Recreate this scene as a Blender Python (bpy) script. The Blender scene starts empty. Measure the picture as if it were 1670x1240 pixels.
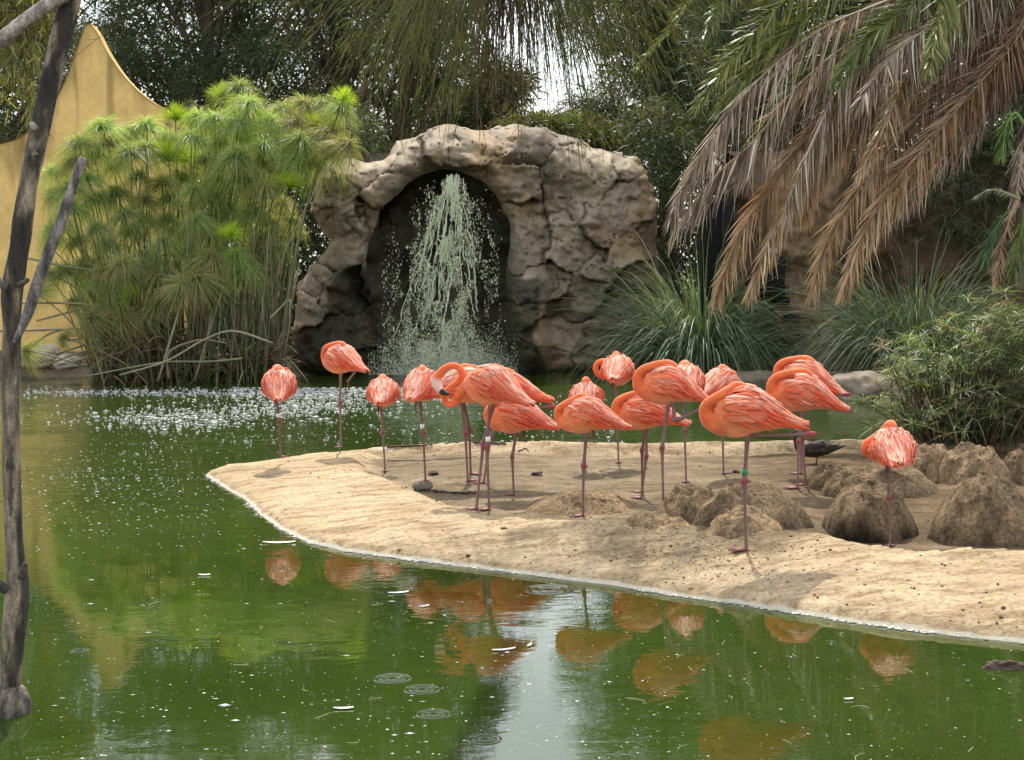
import bpy, math, random
import numpy as np

# ------------------------------------------------------------------ camera, sky, sun, exposure
SC = bpy.context.scene
COL = SC.collection
CAM_H, FPX, PITCH, ROLL = 1.85, 2412.0, math.radians(4.27), math.radians(-0.5)
cam_d = bpy.data.cameras.new('camera')
cam_d.sensor_width = 36.0
cam_d.lens = FPX / 1670.0 * 36.0
cam_d.clip_start = 0.1
cam_d.clip_end = 2000.0
cam = bpy.data.objects.new('camera', cam_d)
COL.objects.link(cam)
from mathutils import Matrix, Vector
MW = Matrix.Translation((0, 0, CAM_H)) @ Matrix.Rotation(math.pi / 2 - PITCH, 4, 'X') @ Matrix.Rotation(ROLL, 4, 'Z')
cam.matrix_world = MW
SC.camera = cam

SUN_EL, SUN_AZ = math.radians(54), math.radians(-1)       # azimuth measured from +Y, positive to +X: the sun stands behind the rocks
world = bpy.data.worlds.new('World')
SC.world = world
world.use_nodes = True
nt = world.node_tree
bg = nt.nodes['Background']
sky = nt.nodes.new('ShaderNodeTexSky')
sky.sky_type = 'NISHITA'
sky.sun_disc = False
sky.sun_elevation = SUN_EL
sky.sun_rotation = SUN_AZ
sky.air_density = 1.2
sky.dust_density = 3.0
sky.ozone_density = 1.0
# thin bright cloud over the whole dome
tc = nt.nodes.new('ShaderNodeTexCoord')
mp = nt.nodes.new('ShaderNodeMapping'); mp.inputs['Scale'].default_value = (1.0, 1.0, 2.5)
nz = nt.nodes.new('ShaderNodeTexNoise'); nz.inputs['Scale'].default_value = 3.2; nz.inputs['Detail'].default_value = 7; nz.inputs['Roughness'].default_value = 0.58
rp = nt.nodes.new('ShaderNodeValToRGB')
rp.color_ramp.elements[0].position = 0.40; rp.color_ramp.elements[0].color = (0.25, 0.25, 0.25, 1)
rp.color_ramp.elements[1].position = 0.62; rp.color_ramp.elements[1].color = (0.9, 0.9, 0.9, 1)
mx = nt.nodes.new('ShaderNodeMix'); mx.data_type = 'RGBA'
mx.inputs[7].default_value = (9.6, 9.9, 10.5, 1)
nt.links.new(tc.outputs['Generated'], mp.inputs['Vector'])
nt.links.new(mp.outputs['Vector'], nz.inputs['Vector'])
nt.links.new(nz.outputs['Fac'], rp.inputs['Fac'])
nt.links.new(rp.outputs['Color'], mx.inputs[0])
nt.links.new(sky.outputs['Color'], mx.inputs[6])
nt.links.new(mx.outputs[2], bg.inputs['Color'])
bg.inputs['Strength'].default_value = 0.15

sun_d = bpy.data.lights.new('sun', 'SUN')
sun_d.energy = 3.8
sun_d.angle = math.radians(0.55)
sun_d.color = (1.0, 0.93, 0.82)
sun = bpy.data.objects.new('sun', sun_d)
COL.objects.link(sun)
sdir = Vector((math.sin(SUN_AZ) * math.cos(SUN_EL), math.cos(SUN_AZ) * math.cos(SUN_EL), math.sin(SUN_EL)))
sun.rotation_euler = sdir.to_track_quat('Z', 'Y').to_euler()
sun.location = (0, 30, 40)

vs = SC.view_settings
SC.display_settings.display_device = 'sRGB'
vs.view_transform = 'Standard'
vs.look = 'None'
vs.gamma = 1.0
vs.use_curve_mapping = False
vs.exposure = 0.54
SC.render.engine = 'CYCLES'
SC.cycles.max_bounces = 6
SC.cycles.diffuse_bounces = 3
SC.cycles.glossy_bounces = 3
SC.cycles.transmission_bounces = 4
SC.cycles.transparent_max_bounces = 8
SC.cycles.sample_clamp_indirect = 6.0
SC.cycles.use_denoising = True

# ------------------------------------------------------------------ helpers
R = np.random.default_rng(7)
random.seed(7)
MWn = np.array(MW)[:3, :3]
CAMP = np.array([0, 0, CAM_H])


def ray(px, py):
    d = MWn @ np.array([(px - 835) / FPX, -(py - 620) / FPX, -1.0])
    return d


def at(px, py, Y):
    """world point that the photograph shows at a pixel, at depth Y"""
    d = ray(px, py)
    return CAMP + d * (Y / d[1])


def onz(px, py, z=0.0):
    d = ray(px, py)
    return CAMP + d * ((z - CAM_H) / d[2])


def norm(a):
    return a / np.maximum(np.linalg.norm(a, axis=-1, keepdims=True), 1e-9)


def hash3(ix, iy, iz, seed=0):
    h = (ix.astype(np.int64) * 374761393 + iy.astype(np.int64) * 668265263 + iz.astype(np.int64) * 2147483647 + seed * 974711) & 0x7fffffff
    h = ((h ^ (h >> 13)) * 1274126177) & 0x7fffffff
    h = h ^ (h >> 16)
    return (h & 0xffff) / 65535.0


def vnoise(p, seed=0):
    p = np.asarray(p, float)
    i = np.floor(p).astype(np.int64)
    f = p - i
    f = f * f * (3 - 2 * f)
    out = 0
    for dx in (0, 1):
        wx = f[..., 0] if dx else 1 - f[..., 0]
        for dy in (0, 1):
            wy = f[..., 1] if dy else 1 - f[..., 1]
            for dz in (0, 1):
                wz = f[..., 2] if dz else 1 - f[..., 2]
                out = out + wx * wy * wz * hash3(i[..., 0] + dx, i[..., 1] + dy, i[..., 2] + dz, seed)
    return out * 2 - 1


def fbm(p, oct=4, seed=0, gain=0.5):
    p = np.asarray(p, float)
    a, s, f = 1.0, 0.0, 1.0
    for o in range(oct):
        s = s + a * vnoise(p * f + o * 17.3, seed + o)
        a *= gain
        f *= 2.03
    return s


def sstep(a, b, x):
    t = np.clip((x - a) / (b - a), 0, 1)
    return t * t * (3 - 2 * t)


def tag(o, label=None, cat=None, group=None, kind=None):
    if label: o['label'] = label
    if cat: o['category'] = cat
    if group: o['group'] = group
    if kind: o['kind'] = kind
    return o


def empty(name, loc=(0, 0, 0)):
    o = bpy.data.objects.new(name, None)
    o.empty_display_size = 0.2
    COL.objects.link(o)
    o.location = loc
    return o


def mesh_data(name, V, F, mat, col=None, smooth=True, matidx=None):
    V = np.asarray(V, np.float32)
    Fs = F if isinstance(F, list) else [F]
    Fs = [np.asarray(f, np.int32) for f in Fs if len(f)]
    me = bpy.data.meshes.new(name)
    me.vertices.add(len(V))
    me.vertices.foreach_set('co', V.ravel())
    nl = sum(f.size for f in Fs)
    npoly = sum(len(f) for f in Fs)
    me.loops.add(nl)
    me.loops.foreach_set('vertex_index', np.concatenate([f.ravel() for f in Fs]))
    me.polygons.add(npoly)
    st = []
    b = 0
    for f in Fs:
        st.append(b + np.arange(len(f)) * f.shape[1])
        b += f.size
    me.polygons.foreach_set('loop_start', np.concatenate(st).astype(np.int32))
    if smooth:
        me.polygons.foreach_set('use_smooth', np.ones(npoly, bool))
    if matidx is not None:
        me.polygons.foreach_set('material_index', np.asarray(matidx, np.int32))
    me.update(calc_edges=True)
    if col is not None:
        c = np.asarray(col, np.float32)
        if c.shape[1] == 3:
            c = np.concatenate([c, np.ones((len(c), 1), np.float32)], 1)
        a = me.attributes.new('Col', 'FLOAT_COLOR', 'POINT')
        a.data.foreach_set('color', c.ravel())
    for m in (mat if isinstance(mat, (list, tuple)) else [mat]):
        me.materials.append(m)
    return me


def obj(name, V, F, mat, parent=None, col=None, smooth=True, loc=None):
    V = np.asarray(V, float)
    if loc is not None and parent is None:
        V = V - np.asarray(loc)
    if parent is not None:
        V = V - np.asarray(parent_loc(parent))
    o = bpy.data.objects.new(name, mesh_data(name, V, F, mat, col, smooth))
    COL.objects.link(o)
    if loc is not None and parent is None:
        o.location = loc
    if parent is not None:
        o.parent = parent
    return o


def parent_loc(p):
    l = np.array(p.location)
    while p.parent is not None:
        p = p.parent
        l = l + np.array(p.location)
    return l


class Acc:
    """collects vertices, faces and colours of one mesh"""
    def __init__(s):
        s.V, s.T, s.Q, s.C, s.n = [], [], [], [], 0

    def add(s, V, F, col=None):
        V = np.asarray(V, float)
        for f in (F if isinstance(F, list) else [F]):
            f = np.asarray(f, np.int64)
            if len(f) == 0: continue
            (s.T if f.shape[1] == 3 else s.Q).append(f + s.n)
        if col is not None:
            c = np.asarray(col, float)
            if c.ndim == 1: c = np.tile(c, (len(V), 1))
            s.C.append(c)
        s.V.append(V)
        s.n += len(V)
        return s

    def get(s):
        F = []
        if s.Q: F.append(np.concatenate(s.Q))
        if s.T: F.append(np.concatenate(s.T))
        return np.concatenate(s.V), F, (np.concatenate(s.C) if s.C else None)

    def obj(s, name, mat, parent=None, smooth=True, loc=None):
        V, F, C = s.get()
        return obj(name, V, F, mat, parent, C, smooth, loc)


def catmull(P, n):
    """resample control rows (any columns) with a Catmull-Rom spline"""
    P = np.asarray(P, float)
    Q = np.vstack([2 * P[0] - P[1], P, 2 * P[-1] - P[-2]])
    m = len(P) - 1
    u = np.linspace(0, m, n)
    i = np.minimum(u.astype(int), m - 1)
    t = (u - i)[:, None]
    p0, p1, p2, p3 = Q[i], Q[i + 1], Q[i + 2], Q[i + 3]
    return 0.5 * (2 * p1 + (p2 - p0) * t + (2 * p0 - 5 * p1 + 4 * p2 - p3) * t ** 2 + (3 * p1 - p0 - 3 * p2 + p3) * t ** 3)


def loft(path, ra, rb, k=12, side0=(0, 1, 0), capped=True):
    """tube along a path, ra across (side), rb along the other normal"""
    path = np.asarray(path, float)
    n = len(path)
    ra = np.broadcast_to(ra, n); rb = np.broadcast_to(rb, n)
    T = norm(np.gradient(path, axis=0))
    S = np.zeros((n, 3))
    s = np.asarray(side0, float)
    for i in range(n):
        s = s - T[i] * np.dot(s, T[i])
        l = np.linalg.norm(s)
        if l < 1e-6:
            s = np.cross(T[i], (0.3, 0.5, 0.8)); l = np.linalg.norm(s)
        s = s / l
        S[i] = s
    N = np.cross(T, S)
    a = np.linspace(0, 2 * np.pi, k, endpoint=False)
    V = path[:, None] + S[:, None] * (np.cos(a)[None, :, None] * ra[:, None, None]) + N[:, None] * (np.sin(a)[None, :, None] * rb[:, None, None])
    V = V.reshape(-1, 3)
    i = np.arange(n - 1)[:, None] * k
    j = np.arange(k)[None]
    j2 = (j + 1) % k
    Q = np.stack([i + j, i + k + j, i + k + j2, i + j2], -1).reshape(-1, 4)
    F = [Q]
    if capped:
        V = np.vstack([V, path[0], path[-1]])
        c0, c1 = n * k, n * k + 1
        jj = np.arange(k)
        F.append(np.stack([np.full(k, c0), jj, (jj + 1) % k], -1))
        b = (n - 1) * k
        F.append(np.stack([np.full(k, c1), b + (jj + 1) % k, b + jj], -1))
    return V, F


def tube(path, r, k=6):
    return loft(path, r, r, k, side0=(0.31, 0.87, 0.2))


def strips(P, D, L, W, g=0.0, segs=3, prof=None, sidev=None, curl=None):
    """many thin blades: base P, direction D, length L, width W, sag g"""
    P = np.asarray(P, float); D = norm(np.asarray(D, float))
    n = len(P)
    L = np.broadcast_to(L, n); W = np.broadcast_to(W, n); g = np.broadcast_to(g, n)
    t = np.linspace(0, 1, segs + 1)
    if prof is None:
        prof = np.clip(1.15 * (1 - t) ** 0.6, 0.08, 1)
    C = P[:, None] + D[:, None] * (L[:, None] * t[None])[..., None]
    C[..., 2] -= (g * L)[:, None] * t[None] ** 2
    if curl is not None:
        C += curl[:, None] * (t[None, :, None] ** 2) * L[:, None, None]
    if sidev is None:
        sidev = R.normal(size=(n, 3))
    S = norm(np.cross(D, sidev))
    off = S[:, None] * (W[:, None] * np.asarray(prof)[None] * 0.5)[..., None]
    V = np.stack([C - off, C + off], 2).reshape(-1, 3)
    b = np.arange(n)[:, None] * (segs + 1) * 2 + np.arange(segs)[None] * 2
    Q = np.stack([b, b + 1, b + 3, b + 2], -1).reshape(-1, 4)
    return V, Q


def percol(cols, n_per):
    return np.repeat(np.asarray(cols), n_per, axis=0)


# ------------------------------------------------------------------ materials
def material(name):
    m = bpy.data.materials.new(name)
    m.use_nodes = True
    n = m.node_tree
    b = n.nodes['Principled BSDF']
    return m, n, b


def N(n, t, **kw):
    x = n.nodes.new(t)
    for k, v in kw.items():
        if k in x.inputs: x.inputs[k].default_value = v
        else: setattr(x, k, v)
    return x


def mixc(n, fac, a, b, blend='MIX'):
    m = n.nodes.new('ShaderNodeMix'); m.data_type = 'RGBA'; m.blend_type = blend
    for sock, v in ((0, fac), (6, a), (7, b)):
        if isinstance(v, (int, float)): m.inputs[sock].default_value = v
        elif isinstance(v, tuple): m.inputs[sock].default_value = (*v, 1) if len(v) == 3 else v
        else: n.links.new(v, m.inputs[sock])
    return m.outputs[2]


def ramp(n, src, stops):
    r = n.nodes.new('ShaderNodeValToRGB')
    e = r.color_ramp.elements
    while len(e) < len(stops): e.new(0.5)
    for i, (p, c) in enumerate(stops):
        e[i].position = p
        e[i].color = (*c, 1) if isinstance(c, tuple) else (c, c, c, 1)
    n.links.new(src, r.inputs['Fac'])
    return r.outputs['Color']


def noise(n, scale, detail=5, rough=0.55, vec=None, stretch=None, coord='Object', dist=0.0):
    t = N(n, 'ShaderNodeTexNoise', Scale=scale, Detail=detail, Roughness=rough, Distortion=dist)
    if vec is None:
        c = n.nodes.new('ShaderNodeTexCoord'); vec = c.outputs[coord]
    if stretch:
        mp_ = n.nodes.new('ShaderNodeMapping'); mp_.inputs['Scale'].default_value = stretch
        n.links.new(vec, mp_.inputs['Vector']); vec = mp_.outputs['Vector']
    n.links.new(vec, t.inputs['Vector'])
    return t


def bump(n, b, h, strength=0.5, dist=0.02, prev=None):
    x = N(n, 'ShaderNodeBump', Strength=strength, Distance=dist)
    n.links.new(h, x.inputs['Height'])
    if prev is not None: n.links.new(prev, x.inputs['Normal'])
    n.links.new(x.outputs['Normal'], b.inputs['Normal'])
    return x.outputs['Normal']


def leafmat(name, trans=0.35, rough=0.5, warm=(1.25, 1.15, 0.55), spec=0.4):
    """thin leaf: colour attribute, light passing through from behind"""
    m, n, b = material(name)
    a = N(n, 'ShaderNodeAttribute', attribute_name='Col')
    b.inputs['Roughness'].default_value = rough
    b.inputs['Specular IOR Level'].default_value = spec
    n.links.new(a.outputs['Color'], b.inputs['Base Color'])
    t = n.nodes.new('ShaderNodeBsdfTranslucent')
    n.links.new(mixc(n, 1.0, a.outputs['Color'], warm, 'MULTIPLY'), t.inputs['Color'])
    s = n.nodes.new('ShaderNodeMixShader'); s.inputs[0].default_value = trans
    n.links.new(b.outputs[0], s.inputs[1]); n.links.new(t.outputs[0], s.inputs[2])
    n.links.new(s.outputs[0], n.nodes['Material Output'].inputs['Surface'])
    return m


def vcolmat(name, rough=0.7, spec=0.3, nscale=0, namp=0.25, bscale=0, bstr=0.3, bdist=0.01, stretch=None):
    m, n, b = material(name)
    a = N(n, 'ShaderNodeAttribute', attribute_name='Col')
    out = a.outputs['Color']
    if nscale:
        t = noise(n, nscale, 6, 0.6, stretch=stretch)
        out = mixc(n, 1.0, out, ramp(n, t.outputs['Fac'], [(0.25, 1 - namp * 1.4), (0.75, 1 + namp)]), 'MULTIPLY')
    if bscale:
        t = noise(n, bscale, 7, 0.62, stretch=stretch)
        bump(n, b, t.outputs['Fac'], bstr, bdist)
    n.links.new(out, b.inputs['Base Color'])
    b.inputs['Roughness'].default_value = rough
    b.inputs['Specular IOR Level'].default_value = spec
    return m


def plain(name, c, rough=0.6, spec=0.4, metal=0.0):
    m, n, b = material(name)
    t = noise(n, 14, 5, 0.6)
    n.links.new(mixc(n, 1.0, c, ramp(n, t.outputs['Fac'], [(0.3, 0.7), (0.7, 1.2)]), 'MULTIPLY'), b.inputs['Base Color'])
    b.inputs['Roughness'].default_value = rough
    b.inputs['Specular IOR Level'].default_value = spec
    b.inputs['Metallic'].default_value = metal
    return m


LEAF = leafmat('leaf')
LEAF_DULL = leafmat('needle_leaf', 0.28, 0.6)
PAPY = leafmat('papyrus_ray', 0.56, 0.42, (1.3, 1.3, 0.55))
DRYLEAF = leafmat('palm_leaflet', 0.14, 0.38, (1.3, 1.0, 0.6), 0.5)
FEATHER = leafmat('feather', 0.22, 0.65, (1.1, 0.85, 0.7), 0.2)
BARK = vcolmat('bark', 0.85, 0.2, 9, 0.45, 22, 0.8, 0.03, (1, 1, 0.25))
# ------------------------------------------------------------------ ground and pond
POND = np.array([(-40, 3.6), (-30, 20), (-14, 26.6), (-9.2, 27.0), (-6, 25.6), (-3.8, 25.9), (-3, 28.6), (0.0, 28.8), (1.5, 27.6), (2.6, 26.0), (4, 24.6),
                 (4.8, 22.6), (5.0, 20.4), (6.0, 18), (8, 15.6), (16, 13), (40, 9), (40, 3.6)], float)


def inside(P, poly):
    x, y = P[..., 0], P[..., 1]
    c = np.zeros(x.shape, bool)
    j = len(poly) - 1
    for i in range(len(poly)):
        xi, yi = poly[i][:2]; xj, yj = poly[j][:2]
        cond = ((yi > y) != (yj > y)) & (x < (xj - xi) * (y - yi) / (yj - yi + 1e-12) + xi)
        c ^= cond
        j = i
    return c


def pdist(P, poly, closed=True, near=False):
    poly = np.asarray(poly, float)[:, :2]
    best = np.full(P.shape[:-1], 1e9)
    bp = np.zeros(P.shape)
    m = len(poly) if closed else len(poly) - 1
    for i in range(m):
        a, b = poly[i], poly[(i + 1) % len(poly)]
        d = b - a
        t = np.clip(((P - a) @ d) / (d @ d + 1e-12), 0, 1)
        q = a + t[..., None] * d
        dd = np.linalg.norm(P - q, axis=-1)
        k = dd < best
        best = np.where(k, dd, best)
        bp[k] = q[k]
    return (best, bp) if near else best


def ground_z(P):
    d = pdist(P, POND)
    s = np.where(inside(P, POND), -d, d)
    P3 = np.concatenate([P, np.zeros(P.shape[:-1] + (1,))], -1)
    z = np.where(s < 0, -0.7 * sstep(0, 1.2, -s), 0.22 * sstep(-0.05, 0.5, s) + 0.03 * np.clip(s - 1, 0, 30))
    return z + 0.05 * fbm(P3 * 0.9, 4, 3) * sstep(-0.2, 0.6, s) + 0.01


xs = np.concatenate([np.linspace(-400, -40, 12), np.linspace(-38, 38, 153), np.linspace(40, 400, 12)])
ys = np.concatenate([np.linspace(-120, -12, 8), np.linspace(-10, 50, 151), np.linspace(52, 700, 16)])
gx, gy = np.meshgrid(xs, ys, indexing='ij')
G2 = np.stack([gx, gy], -1)
gz = ground_z(G2)


def gridfaces(nx, ny):
    i = np.arange(nx - 1)[:, None] * ny
    j = np.arange(ny - 1)[None]
    return np.stack([i + j, i + ny + j, i + ny + j + 1, i + j + 1], -1).reshape(-1, 4)


m, n, b = material('soil')
t1 = noise(n, 1.2, 8, 0.65); t2 = noise(n, 18, 6, 0.7)
c = ramp(n, t1.outputs['Fac'], [(0.3, (0.075, 0.05, 0.028)), (0.55, (0.14, 0.10, 0.06)), (0.75, (0.10, 0.09, 0.04))])
n.links.new(mixc(n, 1.0, c, ramp(n, t2.outputs['Fac'], [(0.3, 0.55), (0.7, 1.25)]), 'MULTIPLY'), b.inputs['Base Color'])
b.inputs['Roughness'].default_value = 0.95
bump(n, b, t2.outputs['Fac'], 0.6, 0.05)
SOIL = m
tag(obj('ground', np.stack([gx, gy, gz], -1).reshape(-1, 3), gridfaces(len(xs), len(ys)), SOIL), kind='structure')

# water
m, n, b = material('pond_water')
b.inputs['Roughness'].default_value = 0.02
b.inputs['IOR'].default_value = 1.42
tcn = n.nodes.new('ShaderNodeTexCoord')
sep = n.nodes.new('ShaderNodeSeparateXYZ'); n.links.new(tcn.outputs['Object'], sep.inputs[0])
tv = noise(n, 0.35, 4, 0.5)
tv2 = noise(n, 5.0, 7, 0.7, stretch=(1, 2.0, 1))
cw = ramp(n, tv.outputs['Fac'], [(0.3, (0.020, 0.037, 0.0045)), (0.7, (0.033, 0.055, 0.0080))])
n.links.new(mixc(n, 1.0, cw, ramp(n, tv2.outputs['Fac'], [(0.35, 0.88), (0.75, 1.18)]), 'MULTIPLY'), b.inputs['Base Color'])
# calm near the viewer, ruffled towards the fall
dist = N(n, 'ShaderNodeVectorMath', operation='DISTANCE'); dist.inputs[1].default_value = (-1.2, 26.0, 0)
n.links.new(tcn.outputs['Object'], dist.inputs[0])
mr = N(n, 'ShaderNodeMapRange'); mr.inputs['From Min'].default_value = 1.0; mr.inputs['From Max'].default_value = 17.0
mr.inputs['To Min'].default_value = 1.0; mr.inputs['To Max'].default_value = 0.036
n.links.new(dist.outputs['Value'], mr.inputs['Value'])
w1 = noise(n, 2.2, 3, 0.5, stretch=(0.7, 1.6, 1), dist=0.4)
w2 = noise(n, 9, 3, 0.5, stretch=(0.8, 1.3, 1), dist=0.6)
w3 = noise(n, 30, 2, 0.5)
pat = noise(n, 0.5, 3, 0.55)
patm = N(n, 'ShaderNodeMath', operation='MULTIPLY'); n.links.new(mr.outputs[0], patm.inputs[0])
n.links.new(ramp(n, pat.outputs['Fac'], [(0.38, 0.12), (0.66, 1.5)]), patm.inputs[1])
b1 = N(n, 'ShaderNodeBump', Distance=0.05); n.links.new(w1.outputs['Fac'], b1.inputs['Height']); n.links.new(patm.outputs[0], b1.inputs['Strength'])
b2 = N(n, 'ShaderNodeBump', Distance=0.02); n.links.new(w2.outputs['Fac'], b2.inputs['Height']); n.links.new(patm.outputs[0], b2.inputs['Strength']); n.links.new(b1.outputs[0], b2.inputs['Normal'])
b3 = N(n, 'ShaderNodeBump', Distance=0.002); n.links.new(w3.outputs['Fac'], b3.inputs['Height']); n.links.new(patm.outputs[0], b3.inputs['Strength']); n.links.new(b2.outputs[0], b3.inputs['Normal'])
n.links.new(b3.outputs[0], b.inputs['Normal'])
WATER = m
wx, wy = np.meshgrid(np.linspace(-38, 38, 20), np.linspace(3.0, 29.5, 20), indexing='ij')
tag(obj('pond_water', np.stack([wx, wy, 0 * wx], -1).reshape(-1, 3), gridfaces(20, 20), WATER), kind='structure')

# ------------------------------------------------------------------ sand island
near_px = [(335, 775), (368, 797), (400, 815), (425, 840), (455, 862), (500, 884), (560, 899), (640, 910), (700, 918), (800, 930), (900, 943), (1000, 955), (1100, 972),
           (1200, 985), (1300, 1001), (1400, 1017), (1500, 1030), (1600, 1042), (1670, 1049), (1900, 1080), (2200, 1120)]
shore_near = [onz(x, y)[:2] for x, y in near_px]


def crest_z(X):
    return 0.15 + 0.08 * sstep(-1.0, 2.3, X)


far_px = [(2200, 690), (1900, 697), (1670, 702), (1400, 706), (1200, 711), (1000, 716), (850, 720), (750, 722), (690, 719), (640, 721), (560, 729), (500, 738), (430, 750)]
far_crest = [onz(x, y, 0.22 - 0.12 * float(sstep(700, 450, x)))[:2] for x, y in far_px]
shore_far = [p + np.array([-0.05, 0.40]) for p in far_crest[:-3]] + [far_crest[-3] + np.array([-0.12, 0.38]), far_crest[-2] + np.array([-0.15, 0.34]), far_crest[-1] + np.array([-0.2, 0.28]), onz(380, 761, 0.03)[:2] + np.array([-0.1, 0.12])]
ISL = np.array(shore_near + shore_far)
bas_px = [(572, 738, .13), (588, 762, .14), (630, 784, .15), (690, 806, .16), (740, 826, .17), (800, 836, .18), (900, 845, .18), (1000, 852, .19), (1100, 858, .20), (1200, 865, .21), (1330, 872, .22), (1380, 886, .225),
          (1500, 896, .23), (1700, 902, .23), (2200, 905, .23), (2200, 708, .22), (1900, 708, .22), (1670, 712, .22), (1400, 714, .22), (1200, 718, .22), (1040, 720, .21), (900, 725, .18), (760, 727, .15), (690, 727, .14), (610, 730, .12)]
BAS = np.array([onz(x, y, z)[:2] for x, y, z in bas_px])


def island_z(P):
    ins = inside(P, ISL)
    d = pdist(P, ISL)
    inb = inside(P, BAS)
    db = pdist(P, BAS)
    X = P[..., 0]; Y = P[..., 1]
    zc = crest_z(X)
    far = sstep(11.6, 13.2, Y - 0.15 * X)
    zc = zc * (1 - far) + 0.20 * far - 0.08 * far * sstep(-0.2, -1.6, X)
    t = d / (d + np.minimum(db, 0.85) + 1e-6)
    P3 = np.concatenate([P, np.zeros(P.shape[:-1] + (1,))], -1)
    apron = 0.004 + 0.034 * sstep(0, 0.05, d) + (zc - 0.038) * (1 - (1 - t) ** 1.45)
    drop = np.minimum(zc - 0.05, 0.085 + 0.015 * sstep(-1, 1, X))
    pit = 0.115 * sstep(1.7, 2.3, X) * sstep(11.2, 9.6, Y)
    floor = zc - (drop + pit) * sstep(-0.02, 0.17, db + 0.05 * fbm(P3 * 4, 3, 15))
    z = np.where(ins, np.where(inb, floor, apron), 0.004 - 1.2 * d)
    nz_ = 0.016 * fbm(P3 * 1.6, 3, 11) + 0.007 * fbm(P3 * 6, 4, 12) + 0.004 * fbm(P3 * 19, 3, 14)
    # gullies washed down the apron
    z = z + nz_ * np.where(ins, sstep(0.0, 0.25, d), 0)
    lump = 0.03 * np.clip(fbm(P3 * 3.1, 3, 21), 0, 1) * np.where(ins & ~inb, sstep(0.35, 0.9, t) * sstep(-0.3, 0.5, X), 0)
    return z + lump


ix0, ix1, iy0, iy1, ist = -4.2, 8.0, 6.2, 16.6, 0.036
ixs = np.arange(ix0, ix1, ist); iys = np.arange(iy0, iy1, ist)
ax, ay = np.meshgrid(ixs, iys, indexing='ij')
IZ = island_z(np.stack([ax, ay], -1))


def height(x, y):
    u = min(max((x - ix0) / ist, 0), len(ixs) - 1.001); v = min(max((y - iy0) / ist, 0), len(iys) - 1.001)
    i, j = int(u), int(v); fu, fv = u - i, v - j
    return float((IZ[i, j] * (1 - fu) + IZ[i + 1, j] * fu) * (1 - fv) + (IZ[i, j + 1] * (1 - fu) + IZ[i + 1, j + 1] * fu) * fv)


def hit(px, py):
    """where the view ray through a pixel meets the island"""
    d = ray(px, py)
    t = 5.0 / d[1]
    while t * d[1] < 16.4:
        p = CAMP + d * t
        if p[2] <= height(p[0], p[1]): return np.array([p[0], p[1], height(p[0], p[1])])
        t += 0.01
    return onz(px, py, 0.15)


keep = IZ > -0.25
F = gridfaces(len(ixs), len(iys))
F = F[keep.reshape(-1)[F].all(1)]
V = np.stack([ax, ay, IZ], -1).reshape(-1, 3)
used = np.zeros(len(V), bool); used[F.ravel()] = True
remap = np.cumsum(used) - 1
m, n, b = material('sand')
geo = n.nodes.new('ShaderNodeNewGeometry')
sp = n.nodes.new('ShaderNodeSeparateXYZ'); n.links.new(geo.outputs['Position'], sp.inputs[0])
t1 = noise(n, 1.1, 6, 0.6); t2 = noise(n, 30, 8, 0.75); t3 = noise(n, 7, 6, 0.65, stretch=(0.45, 1.5, 1))
t4 = noise(n, 95, 3, 0.6)
c = ramp(n, t1.outputs['Fac'], [(0.30, (0.345, 0.255, 0.145)), (0.5, (0.425, 0.322, 0.195)), (0.7, (0.49, 0.38, 0.24))])
c = mixc(n, 1.0, c, ramp(n, t3.outputs['Fac'], [(0.36, (0.62, 0.57, 0.50)), (0.55, (1.08, 1.08, 1.08))]), 'MULTIPLY')
c = mixc(n, 1.0, c, ramp(n, t2.outputs['Fac'], [(0.32, 0.30), (0.46, 0.88), (0.72, 1.25)]), 'MULTIPLY')
vo = N(n, 'ShaderNodeTexVoronoi', Scale=16.0); 
tcs = n.nodes.new('ShaderNodeTexCoord'); n.links.new(tcs.outputs['Object'], vo.inputs['Vector'])
pm = noise(n, 2.3, 3, 0.5)
spk = N(n, 'ShaderNodeMath', operation='LESS_THAN'); n.links.new(vo.outputs['Distance'], spk.inputs[0]); spk.inputs[1].default_value = 0.16
spm = N(n, 'ShaderNodeMath', operation='MULTIPLY'); n.links.new(spk.outputs[0], spm.inputs[0])
n.links.new(ramp(n, pm.outputs['Fac'], [(0.48, 0.0), (0.6, 0.75)]), spm.inputs[1])
mudx = N(n, 'ShaderNodeMapRange'); mudx.inputs['From Min'].default_value = 1.55; mudx.inputs['From Max'].default_value = 2.35
mudn = N(n, 'ShaderNodeMath', operation='MULTIPLY_ADD'); n.links.new(noise(n, 3, 5, 0.6).outputs['Fac'], mudn.inputs[0]); mudn.inputs[1].default_value = 0.7; mudn.inputs[2].default_value = -0.35
muda = N(n, 'ShaderNodeMath', operation='ADD'); n.links.new(sp.outputs['X'], muda.inputs[0]); n.links.new(mudn.outputs[0], muda.inputs[1])
n.links.new(muda.outputs[0], mudx.inputs['Value'])
mat_ = N(n, 'ShaderNodeAttribute', attribute_name='Col')
mudm = N(n, 'ShaderNodeMath', operation='MULTIPLY'); n.links.new(mudx.outputs[0], mudm.inputs[0]); n.links.new(mat_.outputs['Color'], mudm.inputs[1])
c = mixc(n, mudm.outputs[0], c, mixc(n, 1.0, c, (0.60, 0.52, 0.45), 'MULTIPLY'))
c = mixc(n, mat_.outputs['Color'], c, mixc(n, 1.0, c, (0.44, 0.45, 0.45), 'MULTIPLY'))
c = mixc(n, spm.outputs[0], c, (0.10, 0.065, 0.045))
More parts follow.
